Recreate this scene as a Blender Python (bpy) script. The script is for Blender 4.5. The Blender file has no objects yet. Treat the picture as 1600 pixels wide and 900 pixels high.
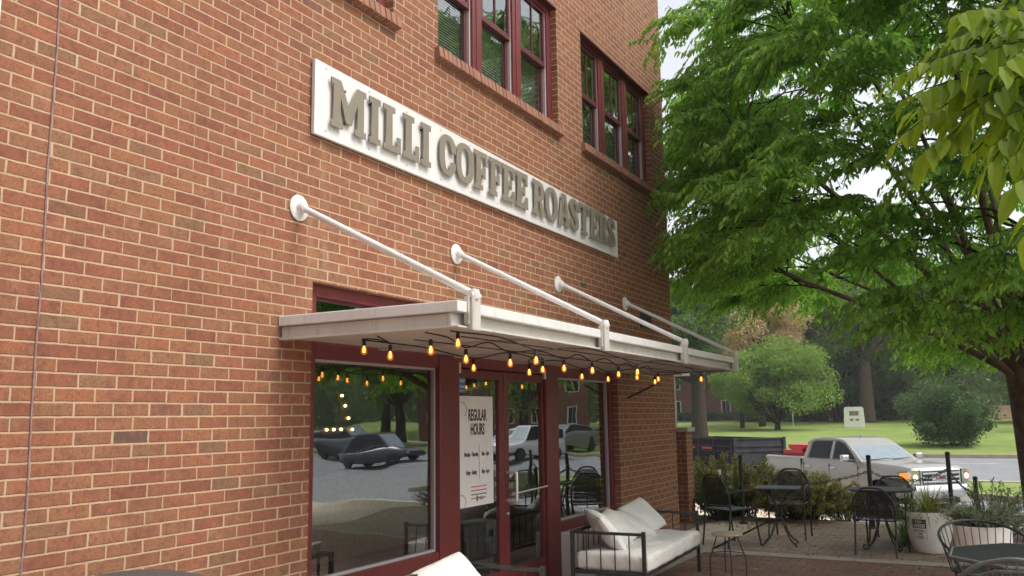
import bpy, bmesh, math, random
import numpy as np
from mathutils import Vector, Matrix
random.seed(7); RNG = np.random.default_rng(11)
R = math.radians
sc = bpy.context.scene
COL = sc.collection

# ------------------------------------------------------------------ camera
ZC = 1.58
YAW, PITCH, ROLL = 1.0711957, 0.149568, -0.0148295
def cam_axes():
    cy, sy = math.cos(YAW), math.sin(YAW)
    fwd = Vector((sy*math.cos(PITCH), cy*math.cos(PITCH), math.sin(PITCH)))
    right = Vector((cy, -sy, 0)); up = right.cross(fwd)
    c, s = math.cos(ROLL), math.sin(ROLL)
    return right*c+up*s, -right*s+up*c, fwd
_r, _u, _f = cam_axes()
cam = bpy.data.cameras.new('camera'); cam_o = bpy.data.objects.new('camera', cam); COL.objects.link(cam_o)
cam.sensor_width = 36; cam.lens = 1353.86/1600*36; cam.clip_end = 2000; cam.clip_start = .05
cam_o.matrix_world = Matrix(((_r.x, _u.x, -_f.x, 0), (_r.y, _u.y, -_f.y, 0), (_r.z, _u.z, -_f.z, ZC), (0, 0, 0, 1)))
sc.camera = cam_o

# ------------------------------------------------------------------ sky and sun (bright overcast)
SUN_EL, SUN_AZ = 56, 172        # degrees; azimuth of the sun measured from +Y clockwise (towards +X)
w = bpy.data.worlds.new('World'); sc.world = w; w.use_nodes = True
nt = w.node_tree; bg = nt.nodes['Background']
sky = nt.nodes.new('ShaderNodeTexSky'); sky.sky_type = 'NISHITA'; sky.sun_disc = False
sky.sun_elevation = R(SUN_EL); sky.sun_rotation = R(SUN_AZ); sky.air_density = 1.0; sky.dust_density = 4.0; sky.ozone_density = 1
hs = nt.nodes.new('ShaderNodeHueSaturation'); hs.inputs['Saturation'].default_value = .22; hs.inputs['Value'].default_value = 1.35
nt.links.new(sky.outputs[0], hs.inputs['Color']); nt.links.new(hs.outputs[0], bg.inputs['Color'])
bg.inputs['Strength'].default_value = .15
sun = bpy.data.lights.new('sun', 'SUN'); sun.energy = 1.3; sun.angle = R(22); sun.color = (1, .95, .87)
so = bpy.data.objects.new('sun', sun); COL.objects.link(so)
sd = Vector((math.sin(R(SUN_AZ))*math.cos(R(SUN_EL)), math.cos(R(SUN_AZ))*math.cos(R(SUN_EL)), math.sin(R(SUN_EL))))
so.rotation_euler = (-sd).to_track_quat('-Z', 'Y').to_euler()
sc.view_settings.view_transform = 'Standard'; sc.view_settings.look = 'None'
sc.view_settings.exposure = .52; sc.view_settings.gamma = 1
sc.cycles.use_denoising = True
sc.cycles.max_bounces = 8; sc.cycles.diffuse_bounces = 4; sc.cycles.glossy_bounces = 4
sc.cycles.transparent_max_bounces = 24; sc.cycles.transmission_bounces = 6
sc.cycles.sample_clamp_indirect = 6; sc.cycles.caustics_reflective = False; sc.cycles.caustics_refractive = False

# ------------------------------------------------------------------ node helpers
class NT:
    def __init__(s, name):
        s.m = bpy.data.materials.new(name); s.m.use_nodes = True; s.t = s.m.node_tree
        s.b = s.t.nodes['Principled BSDF']; s.o = s.t.nodes['Material Output']
    def n(s, typ, **kw):
        nd = s.t.nodes.new(typ)
        for k, v in kw.items():
            if k.startswith('i_'):
                nd.inputs[k[2:].replace('_', ' ')].default_value = v
            else: setattr(nd, k, v)
        return nd
    def l(s, a, b): s.t.links.new(a, b)
    def val(s, x, sock):
        if isinstance(x, (int, float)): sock.default_value = x
        elif isinstance(x, tuple): sock.default_value = x
        else: s.l(x, sock)
    def math(s, op, a, b=None, c=None):
        nd = s.n('ShaderNodeMath', operation=op)
        s.val(a, nd.inputs[0])
        if b is not None: s.val(b, nd.inputs[1])
        if c is not None: s.val(c, nd.inputs[2])
        return nd.outputs[0]
    def mix(s, f, a, b, blend='MIX'):
        nd = s.n('ShaderNodeMix', data_type='RGBA', blend_type=blend)
        s.val(f, nd.inputs[0])
        for x, i in ((a, 6), (b, 7)):
            if isinstance(x, tuple): nd.inputs[i].default_value = (*x[:3], 1)
            else: s.l(x, nd.inputs[i])
        return nd.outputs[2]
    def noise(s, scale, detail=3, vec=None, rough=.55, out='Fac'):
        nd = s.n('ShaderNodeTexNoise'); nd.inputs['Scale'].default_value = scale
        nd.inputs['Detail'].default_value = detail; nd.inputs['Roughness'].default_value = rough
        if vec is not None: s.l(vec, nd.inputs['Vector'])
        return nd.outputs[out]
    def ramp(s, f, stops, interp='LINEAR'):
        nd = s.n('ShaderNodeValToRGB'); nd.color_ramp.interpolation = interp
        e = nd.color_ramp.elements
        while len(e) < len(stops): e.new(.5)
        for el, (p, c) in zip(e, stops): el.position = p; el.color = (*c[:3], 1)
        s.l(f, nd.inputs[0]); return nd.outputs[0]
    def pos(s): return s.n('ShaderNodeNewGeometry').outputs['Position']
    def bump(s, h, strength=.3, dist=.01):
        nd = s.n('ShaderNodeBump'); nd.inputs['Strength'].default_value = strength; nd.inputs['Distance'].default_value = dist
        s.l(h, nd.inputs['Height']); s.l(nd.outputs[0], s.b.inputs['Normal'])
def pbr(name, col, rough=.6, metal=0, var=.12, scale=6, bump=0, bscale=80, spec=.5, dirt=0, dirtcol=(.12, .1, .08), streak=0, wrinkle=0):
    k = NT(name); p = k.pos()
    n1 = k.noise(scale, 5, p)
    lo = tuple(c*(1-var) for c in col); hi = tuple(min(1, c*(1+var)) for c in col)
    c = k.ramp(n1, [(.3, lo), (.7, hi)])
    if dirt:
        n2 = k.noise(scale*.7, 6, p, .7)
        f = k.math('MULTIPLY', k.ramp(n2, [(.5, (0, 0, 0)), (.72, (1, 1, 1))]), dirt)
        c = k.mix(f, c, dirtcol)
    if streak:
        mp = k.n('ShaderNodeMapping'); mp.inputs['Scale'].default_value = (14, 14, 1.1); k.l(p, mp.inputs[0])
        n3 = k.noise(1.0, 5, mp.outputs[0], .7)
        c = k.mix(k.math('MULTIPLY', k.ramp(n3, [(.54, (0, 0, 0)), (.70, (1, 1, 1))]), streak), c, dirtcol)
    k.l(c, k.b.inputs['Base Color'])
    rr = k.math('MULTIPLY_ADD', k.noise(scale*3, 3, p), .25, rough-.12)
    k.l(rr, k.b.inputs['Roughness'])
    k.b.inputs['Metallic'].default_value = metal
    k.b.inputs['Specular IOR Level'].default_value = spec
    if wrinkle:
        nz = k.n('ShaderNodeTexNoise'); nz.inputs['Scale'].default_value = 9; nz.inputs['Detail'].default_value = 3; nz.inputs['Distortion'].default_value = 1.6; k.l(p, nz.inputs['Vector'])
        k.bump(k.math('ADD', nz.outputs['Fac'], k.math('MULTIPLY', k.noise(bscale, 4, p), .08)), wrinkle, .03)
    elif bump: k.bump(k.noise(bscale, 4, p), bump, .004)
    return k.m
def emis(name, col, s):
    k = NT(name); k.b.inputs['Base Color'].default_value = (*col, 1)
    k.b.inputs['Emission Color'].default_value = (*col, 1); k.b.inputs['Emission Strength'].default_value = s
    return k.m

# wall brick: running bond laid out in metres on the real wall
BH, BW, BX0, BZ0 = .0677, .20877, 2.6273, ZC-.0969
def brick_mat(name, palette, mortar, bw=BW, bh=BH, mh=.0095, mv=.011, x0=BX0, z0=BZ0, plan=False, stag=.5, gloss=.85, moss=0):
    k = NT(name); g = k.n('ShaderNodeNewGeometry'); sp = k.n('ShaderNodeSeparateXYZ'); k.l(g.outputs['Position'], sp.inputs[0])
    X, Y, Z = sp.outputs
    if plan: U, V = Y, X
    else:
        sn = k.n('ShaderNodeSeparateXYZ'); k.l(g.outputs['True Normal'], sn.inputs[0])
        side = k.math('GREATER_THAN', k.math('ABSOLUTE', sn.outputs[0]), .5)
        U = k.math('ADD', k.math('MULTIPLY', X, k.math('SUBTRACT', 1, side)), k.math('MULTIPLY', Y, side)); V = Z
    wob = k.math('MULTIPLY_ADD', k.noise(45, 3, g.outputs['Position']), .006, -.003)
    wob2 = k.math('MULTIPLY_ADD', k.noise(2.2, 2, g.outputs['Position']), .016, -.008)
    v = k.math('DIVIDE', k.math('ADD', k.math('ADD', k.math('SUBTRACT', V, z0), wob), 0), bh)
    row = k.math('FLOOR', v); fv = k.math('SUBTRACT', v, row)
    odd = k.math('FLOORED_MODULO', row, 2.0)
    u = k.math('DIVIDE', k.math('ADD', k.math('ADD', k.math('SUBTRACT', U, x0), wob), wob2), bw)
    u = k.math('ADD', u, k.math('MULTIPLY', odd, stag))
    # every course slips a little, as laid bricks do
    wr = k.n('ShaderNodeTexWhiteNoise', noise_dimensions='1D'); k.l(row, wr.inputs['W'])
    u = k.math('ADD', u, k.math('MULTIPLY_ADD', wr.outputs['Value'], .07, -.035))
    col = k.math('FLOOR', u); fu = k.math('SUBTRACT', u, col)
    cb = k.n('ShaderNodeCombineXYZ'); k.l(col, cb.inputs[0]); k.l(row, cb.inputs[1])
    wn = k.n('ShaderNodeTexWhiteNoise', noise_dimensions='2D'); k.l(cb.outputs[0], wn.inputs['Vector'])
    cb2 = k.n('ShaderNodeCombineXYZ'); k.l(row, cb2.inputs[0]); k.l(col, cb2.inputs[1]); cb2.inputs[2].default_value = 3
    wn2 = k.n('ShaderNodeTexWhiteNoise', noise_dimensions='3D'); k.l(cb2.outputs[0], wn2.inputs['Vector'])
    du = k.math('MINIMUM', fu, k.math('SUBTRACT', 1, fu)); dv = k.math('MINIMUM', fv, k.math('SUBTRACT', 1, fv))
    eu = k.math('MULTIPLY', du, bw); ev = k.math('MULTIPLY', dv, bh)
    vw = k.math('MULTIPLY_ADD', wn.outputs['Value'], .0055, mv*.5-.0028)
    mk = k.math('MINIMUM', k.math('SUBTRACT', eu, vw), k.math('SUBTRACT', ev, mh*.5))
    mm = k.n('ShaderNodeMapRange'); k.l(mk, mm.inputs[0]); mm.inputs[1].default_value = -.0012; mm.inputs[2].default_value = .0016
    mask = mm.outputs[0]
    bc = k.ramp(wn.outputs['Value'], palette)
    fine = k.noise(85, 5, g.outputs['Position'], .8)
    bc = k.mix(k.math('MULTIPLY', k.ramp(fine, [(.50, (0, 0, 0)), (.60, (1, 1, 1))]), .75), bc, tuple(c*.42 for c in palette[len(palette)//2][1]))
    blot = k.noise(14, 4, g.outputs['Position'], .6)
    pal_lo, pal_hi = palette[0][1], palette[-2][1]
    bc = k.mix(k.math('MULTIPLY', k.ramp(blot, [(.45, (0, 0, 0)), (.68, (1, 1, 1))]), .5), bc, pal_hi)
    bl2 = k.noise(26, 3, g.outputs['Position'], .6)
    bc = k.mix(k.math('MULTIPLY', k.ramp(bl2, [(.5, (0, 0, 0)), (.66, (1, 1, 1))]), .42), bc, tuple(c*.62 for c in pal_lo[:2])+(pal_lo[2]*.95,))
    bl3 = k.noise(19, 3, k.n('ShaderNodeMapping', vector_type='POINT').outputs[0], .6) if False else k.noise(33, 4, g.outputs['Position'], .7)
    bc = k.mix(k.math('MULTIPLY', k.ramp(bl3, [(.56, (0, 0, 0)), (.68, (1, 1, 1))]), .35), bc, tuple(min(1, c*1.45) for c in pal_hi))
    big = k.noise(.55, 3, g.outputs['Position'])
    mc = k.mix(k.noise(9, 3, g.outputs['Position']), tuple(c*.85 for c in mortar), tuple(min(1, c*1.12) for c in mortar))
    c = k.mix(mask, mc, bc)
    c = k.mix(k.math('MULTIPLY', k.ramp(big, [(.3, (0, 0, 0)), (.75, (1, 1, 1))]), .16), c, tuple(x*.55 for x in pal_hi))
    # chalky bloom patches
    ef = k.noise(3.3, 5, g.outputs['Position'], .65)
    c = k.mix(k.math('MULTIPLY', k.ramp(ef, [(.60, (0, 0, 0)), (.8, (1, 1, 1))]), .28), c, tuple(min(1, x*1.02) for x in mortar))
    if not plan:
        mp = k.n('ShaderNodeMapping'); mp.inputs['Scale'].default_value = (2.6, 2.6, .28); k.l(g.outputs['Position'], mp.inputs[0])
        sk = k.noise(1.0, 6, mp.outputs[0], .7)
        c = k.mix(k.math('MULTIPLY', k.ramp(sk, [(.55, (0, 0, 0)), (.75, (1, 1, 1))]), .30), c, tuple(x*.42 for x in palette[2][1]))
        c = k.mix(k.math('MULTIPLY', k.ramp(sk, [(.25, (1, 1, 1)), (.40, (0, 0, 0))]), .16), c, (.62, .48, .36))
    if moss:
        mo = k.noise(1.7, 5, g.outputs['Position'], .7)
        c = k.mix(k.math('MULTIPLY', k.ramp(mo, [(.5, (0, 0, 0)), (.7, (1, 1, 1))]), moss), c, (.10, .085, .055))
    k.l(c, k.b.inputs['Base Color']); k.b.inputs['Roughness'].default_value = gloss; k.b.inputs['Specular IOR Level'].default_value = .25
    h = k.math('ADD', k.math('MULTIPLY', mask, 1.0), k.math('ADD', k.math('MULTIPLY', fine, .25), k.math('MULTIPLY', wn2.outputs['Value'], .25)))
    k.bump(h, .8, .007)
    return k.m

M = {}
M['brick'] = brick_mat('brick_wall', [(0, (.20, .074, .047)), (.15, (.275, .103, .058)), (.3, (.23, .104, .057)), (.42, (.305, .118, .063)), (.55, (.26, .122, .063)), (.68, (.305, .134, .070)), (.8, (.235, .087, .054)), (.9, (.255, .136, .071)), (.96, (.185, .118, .068)), (.985, (.29, .118, .063)), (1, (.08, .067, .055))],
                       (.47, .325, .205))
M['paver'] = brick_mat('clay_paver', [(0, (.22, .115, .085)), (.3, (.29, .14, .10)), (.6, (.31, .17, .125)), (.85, (.25, .165, .13)), (1, (.38, .25, .19))],
                       (.12, .095, .075), bw=.205, bh=.105, mh=.008, mv=.008, x0=.03, z0=.02, plan=True, moss=.25)
M['paver2'] = brick_mat('weathered_paver', [(0, (.31, .225, .17)), (.3, (.36, .265, .20)), (.6, (.41, .30, .23)), (.85, (.36, .285, .22)), (1, (.48, .38, .30))],
                       (.12, .10, .075), bw=.205, bh=.105, mh=.008, mv=.008, x0=.08, z0=.05, plan=True, moss=.35)
M['concrete'] = pbr('concrete', (.42, .355, .285), .9, var=.16, scale=2.5, bump=.25, bscale=120, dirt=.4, dirtcol=(.13, .11, .08))
M['pale_concrete'] = pbr('pale_concrete', (.56, .46, .36), .9, var=.1, scale=1.5, bump=.2, bscale=90, dirt=.2, dirtcol=(.25, .2, .15))
M['asphalt'] = pbr('asphalt', (.20, .21, .22), .9, var=.12, scale=1.2, bump=.3, bscale=150, dirt=.15)
M['paint'] = pbr('road_paint', (.75, .75, .72), .7, var=.1, scale=9, dirt=.3, dirtcol=(.3, .3, .3))
M['curb'] = pbr('curb_concrete', (.38, .30, .22), .9, var=.15, scale=3, dirt=.4, dirtcol=(.14, .10, .07))
M['maroon'] = pbr('maroon_paint', (.14, .024, .024), .42, var=.12, scale=5, spec=.5)
M['maroon_dark'] = pbr('dark_maroon_paint', (.10, .018, .02), .45, var=.12, scale=5)
M['track'] = pbr('grey_track', (.42, .38, .38), .5, var=.05)
M['awn'] = pbr('cream_painted_steel', (.52, .50, .455), .5, var=.06, scale=3, dirt=.22, dirtcol=(.24, .21, .17), bump=.05, streak=.5)
M['awn_top'] = pbr('grey_white_metal', (.66, .66, .64), .4, var=.05, scale=3, streak=.25, dirt=.15, dirtcol=(.3, .29, .26))
M['rod'] = pbr('white_painted_steel', (.66, .645, .62), .45, var=.06, scale=8, dirt=.3, dirtcol=(.3, .25, .2))
M['soffit'] = pbr('cream_soffit', (.50, .46, .40), .6, var=.08, scale=2, dirt=.35, dirtcol=(.3, .25, .19))
M['sign_white'] = pbr('white_sign_board', (.64, .63, .615), .45, var=.03, scale=4, dirt=.14, dirtcol=(.5, .46, .4))
M['sign_edge'] = pbr('board_edge', (.45, .40, .33), .7, var=.1)
M['taupe'] = pbr('taupe_metal_letters', (.215, .187, .145), .42, var=.06, scale=4, spec=.4)
M['black'] = pbr('black_metal', (.022, .022, .022), .45, var=.25, scale=12, spec=.5)
M['black_soft'] = pbr('black_rubber', (.018, .017, .017), .75, var=.2)
M['grey_iron'] = pbr('weathered_grey_iron', (.10, .11, .105), .5, var=.25, scale=14)
M['cushion'] = pbr('white_canvas', (.74, .72, .67), .95, var=.06, scale=5, bscale=220, dirt=.22, dirtcol=(.42, .38, .32), spec=.1, wrinkle=.55)
M['steel'] = pbr('brushed_steel', (.78, .76, .73), .42, metal=.7, var=.05)
M['white_wall'] = pbr('white_painted_masonry', (.62, .59, .54), .8, var=.06, scale=3, dirt=.25, dirtcol=(.35, .31, .25), bump=.1)
M['paper'] = pbr('poster_paper', (.74, .74, .72), .6, var=.02)
M['ink'] = pbr('black_ink', (.03, .03, .03), .6, var=.05)
M['red_ink'] = pbr('red_ink', (.55, .06, .05), .6, var=.05)
M['blue_sticker'] = pbr('blue_sticker', (.03, .19, .33), .5, var=.1)
M['blind'] = pbr('white_blind_slat', (.62, .62, .58), .6, var=.04)
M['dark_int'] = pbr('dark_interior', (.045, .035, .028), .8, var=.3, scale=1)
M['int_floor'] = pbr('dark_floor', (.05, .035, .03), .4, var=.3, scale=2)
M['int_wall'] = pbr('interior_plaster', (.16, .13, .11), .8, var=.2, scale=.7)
M['carton'] = pbr('white_carton', (.6, .6, .58), .7, var=.05)
M['wood'] = pbr('pale_wood', (.42, .33, .24), .6, var=.2, scale=20)
M['chrome'] = pbr('chrome', (.60, .60, .60), .18, metal=1, var=.03)
M['tyre'] = pbr('tyre_rubber', (.02, .02, .02), .8, var=.2)
M['bark'] = pbr('grey_brown_bark', (.115, .082, .06), .95, var=.35, scale=7, bump=.8, bscale=24, spec=.1)
M['bark_dark'] = pbr('dark_bark', (.045, .033, .024), .95, var=.35, scale=6, bump=.8, bscale=18, spec=.1)
M['soil'] = pbr('mulch_soil', (.10, .065, .042), 1, var=.5, scale=14, bump=.9, bscale=40, dirt=.4, dirtcol=(.23, .15, .09))
M['pot'] = pbr('white_planter', (.78, .76, .70), .6, var=.05, scale=4, dirt=.25, dirtcol=(.4, .36, .3))
M['pot_dark'] = pbr('grey_planter', (.2, .19, .18), .6, var=.1)
M['monument'] = pbr('pale_stone', (.78, .78, .76), .8, var=.12, scale=6)
M['bronze'] = pbr('bronze_plaque', (.24, .17, .13), .5, var=.2)
M['trailer'] = pbr('dark_trailer_steel', (.022, .017, .017), .85, var=.3, scale=3, dirt=.25, dirtcol=(.07, .06, .06), spec=.15)
M['trailer_grey'] = pbr('worn_trailer_panel', (.045, .043, .05), .85, var=.3, scale=3, dirt=.35, dirtcol=(.12, .115, .115), spec=.15)
M['red'] = pbr('red_plastic', (.50, .03, .03), .45, var=.1)
M['amber'] = emis('amber_lamp', (1, .32, .05), .5)
M['lamp_white'] = emis('headlamp_glow', (.9, .8, .7), .35)
M['house_brick'] = pbr('far_brick', (.24, .095, .065), .9, var=.25, scale=3)
M['house_white'] = pbr('white_trim', (.75, .75, .73), .6, var=.04)
M['roof'] = pbr('slate_roof', (.10, .10, .10), .8, var=.25, scale=3)
M['tan'] = pbr('tan_stucco', (.55, .42, .30), .9, var=.06)
M['dark_glass'] = pbr('tinted_glass', (.008, .009, .009), .12, var=.1, spec=.2)
M['shield'] = pbr('windscreen_glass', (.17, .22, .25), .08, var=.1, spec=.9)
def paint(name, col, metal=.5, rough=.32):
    k = NT(name); k.b.inputs['Base Color'].default_value = (*col, 1); k.b.inputs['Metallic'].default_value = metal
    k.b.inputs['Roughness'].default_value = rough; k.b.inputs['Coat Weight'].default_value = .6; k.b.inputs['Coat Roughness'].default_value = .08
    n = k.noise(2.5, 5, k.pos())
    k.l(k.ramp(n, [(.35, tuple(c*.93 for c in col)), (.7, col)]), k.b.inputs['Base Color'])
    return k.m
M['silver'] = paint('silver_beige_paint', (.28, .265, .235), .45, .40)
M['car_dark'] = paint('dark_car_paint', (.035, .04, .05))
M['car_white'] = paint('white_car_paint', (.7, .7, .7), .05)
M['car_grey'] = paint('grey_car_paint', (.25, .26, .28))
def glass(name, ior=.2, tint=(.80, .86, .84), wave=.016, wscale=.9):
    k = NT(name); k.t.nodes.remove(k.b)
    tr = k.n('ShaderNodeBsdfTransparent'); tr.inputs[0].default_value = (*tint, 1)
    gl = k.n('ShaderNodeBsdfGlossy'); gl.inputs['Roughness'].default_value = .004; gl.inputs['Color'].default_value = (.93, .97, .97, 1)
    g = k.n('ShaderNodeNewGeometry'); dt = k.n('ShaderNodeVectorMath', operation='DOT_PRODUCT')
    k.l(g.outputs['Normal'], dt.inputs[0]); k.l(g.outputs['Incoming'], dt.inputs[1])
    c1 = k.math('SUBTRACT', 1, k.math('ABSOLUTE', dt.outputs['Value']))
    fr = k.math('MULTIPLY_ADD', k.math('POWER', c1, 5), 1-ior, ior)      # ior = reflectance seen square on
    bp = k.n('ShaderNodeBump'); bp.inputs['Strength'].default_value = wave; bp.inputs['Distance'].default_value = .3
    mp = k.n('ShaderNodeMapping'); mp.inputs['Scale'].default_value = (1, 1, 2.2); k.l(k.pos(), mp.inputs[0])
    k.l(k.noise(wscale, 1, mp.outputs[0]), bp.inputs['Height'])
    k.l(bp.outputs[0], gl.inputs['Normal'])
    mx = k.n('ShaderNodeMixShader'); k.l(fr, mx.inputs[0]); k.l(tr.outputs[0], mx.inputs[1]); k.l(gl.outputs[0], mx.inputs[2])
    k.l(mx.outputs[0], k.o.inputs[0]); return k.m
M['glass'] = glass('shopfront_glass', .33)
M['glass_up'] = glass('sash_glass', .26, wave=.02)
def mesh_screen():
    k = NT('black_mesh_screen'); k.b.inputs['Base Color'].default_value = (.025, .025, .025, 1); k.b.inputs['Roughness'].default_value = .4
    tr = k.n('ShaderNodeBsdfTransparent'); sp = k.n('ShaderNodeSeparateXYZ')
    tc = k.n('ShaderNodeTexCoord'); k.l(tc.outputs['Object'], sp.inputs[0])
    fs = []
    for i in (0, 1, 2):
        f = k.math('FRACT', k.math('MULTIPLY', sp.outputs[i], 130)); fs.append(k.math('GREATER_THAN', f, .42))
    hole = k.math('MULTIPLY', k.math('MULTIPLY', fs[0], fs[1]), 1.0)
    hole2 = k.math('MULTIPLY', fs[0], fs[2]); hole3 = k.math('MULTIPLY', fs[1], fs[2])
    h = k.math('MAXIMUM', hole, k.math('MAXIMUM', hole2, hole3))
    mx = k.n('ShaderNodeMixShader'); k.l(k.math('MULTIPLY', h, .78), mx.inputs[0]); k.l(k.b.outputs[0], mx.inputs[1]); k.l(tr.outputs[0], mx.inputs[2])
    k.l(mx.outputs[0], k.o.inputs[0]); return k.m
M['screen'] = mesh_screen()
def leaf_mat(name, c1, c2, c3, trans=.42, tmul=1.5, rough=.45):
    k = NT(name); g = k.n('ShaderNodeNewGeometry')
    c = k.ramp(g.outputs['Random Per Island'], [(0, c1), (.55, c2), (1, c3)])
    c = k.mix(k.math('MULTIPLY', k.ramp(k.noise(.9, 3, g.outputs['Position']), [(.35, (0, 0, 0)), (.7, (1, 1, 1))]), .5), c, c1)
    k.l(c, k.b.inputs['Base Color']); k.b.inputs['Roughness'].default_value = rough; k.b.inputs['Specular IOR Level'].default_value = .3
    tr = k.n('ShaderNodeBsdfTranslucent')
    tc = k.mix(1.0, c, (tmul*1.05, tmul*1.12, tmul*.6), 'MULTIPLY'); k.l(tc, tr.inputs[0])
    mx = k.n('ShaderNodeMixShader'); mx.inputs[0].default_value = trans; k.l(k.b.outputs[0], mx.inputs[1]); k.l(tr.outputs[0], mx.inputs[2])
    k.l(mx.outputs[0], k.o.inputs[0]); return k.m
M['leaf_main'] = leaf_mat('zelkova_leaf', (.095, .195, .036), (.155, .28, .052), (.245, .385, .082), trans=.5, tmul=2.2, rough=.6)
M['leaf_near'] = leaf_mat('near_leaf', (.12, .19, .012), (.155, .23, .016), (.20, .275, .022), trans=.55, tmul=2.0, rough=.7)
M['leaf_dark'] = leaf_mat('dark_leaf', (.065, .11, .038), (.10, .155, .052), (.14, .20, .07))
M['leaf_bright'] = leaf_mat('bright_maple_leaf', (.12, .19, .035), (.17, .255, .05), (.23, .31, .075), tmul=1.6)
M['leaf_mid'] = leaf_mat('mid_leaf', (.10, .165, .042), (.15, .225, .058), (.20, .275, .078))
M['leaf_pale'] = leaf_mat('pale_leaf', (.20, .27, .075), (.27, .34, .10), (.34, .40, .15))
M['leaf_copper'] = leaf_mat('copper_leaf', (.45, .31, .21), (.55, .40, .27), (.46, .40, .22))
M['leaf_shrub'] = leaf_mat('shrub_leaf', (.15, .16, .045), (.24, .22, .075), (.38, .29, .13))
M['leaf_shrub_green'] = leaf_mat('green_shrub_leaf', (.03, .08, .015), (.05, .12, .02), (.07, .15, .03))
M['leaf_rhodo'] = leaf_mat('glossy_shrub_leaf', (.04, .075, .03), (.06, .105, .04), (.10, .15, .07), rough=.35)
M['leaf_silver'] = leaf_mat('silver_leaf', (.16, .19, .14), (.22, .25, .19), (.29, .31, .25))
M['leaf_yellow'] = leaf_mat('yellow_grass_leaf', (.17, .19, .04), (.26, .27, .06), (.34, .32, .09))
def grass_mat(name, a, b, c):
    k = NT(name); p = k.pos()
    col = k.ramp(k.noise(.35, 6, p, .65), [(.3, a), (.5, b), (.7, c)])
    col = k.mix(k.math('MULTIPLY', k.noise(9, 4, p), .5), col, a)
    col = k.mix(k.math('MULTIPLY', k.ramp(k.noise(.16, 6, p, .75), [(.55, (0, 0, 0)), (.68, (1, 1, 1))]), .4), col, (.22, .20, .10))
    k.l(col, k.b.inputs['Base Color']); k.b.inputs['Roughness'].default_value = 1; k.b.inputs['Specular IOR Level'].default_value = .1
    k.bump(k.noise(30, 4, p), .6, .03); return k.m
M['grass'] = grass_mat('lawn_grass', (.14, .195, .05), (.20, .265, .072), (.26, .32, .11))
M['ground'] = grass_mat('rough_ground', (.07, .07, .04), (.10, .10, .05), (.09, .12, .05))
kk = NT('amber_bulb_glass'); kk.t.nodes.remove(kk.b)
_tr = kk.n('ShaderNodeBsdfTransparent'); _tr.inputs[0].default_value = (.95, .60, .28, 1)
_gl = kk.n('ShaderNodeBsdfGlossy'); _gl.inputs['Roughness'].default_value = .05; _gl.inputs['Color'].default_value = (1, .9, .75, 1)
_em = kk.n('ShaderNodeEmission'); _em.inputs[0].default_value = (1, .36, .08, 1); _em.inputs[1].default_value = .13
_m1 = kk.n('ShaderNodeMixShader'); _m1.inputs[0].default_value = .12; kk.l(_tr.outputs[0], _m1.inputs[1]); kk.l(_gl.outputs[0], _m1.inputs[2])
_a = kk.n('ShaderNodeAddShader'); kk.l(_m1.outputs[0], _a.inputs[0]); kk.l(_em.outputs[0], _a.inputs[1]); kk.l(_a.outputs[0], kk.o.inputs[0])
M['bulb'] = kk.m
M['filament'] = emis('glowing_filament', (1, .56, .2), 7)
M['lamp_strip'] = emis('lit_strip_lamp', (1, .9, .75), 5)

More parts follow.
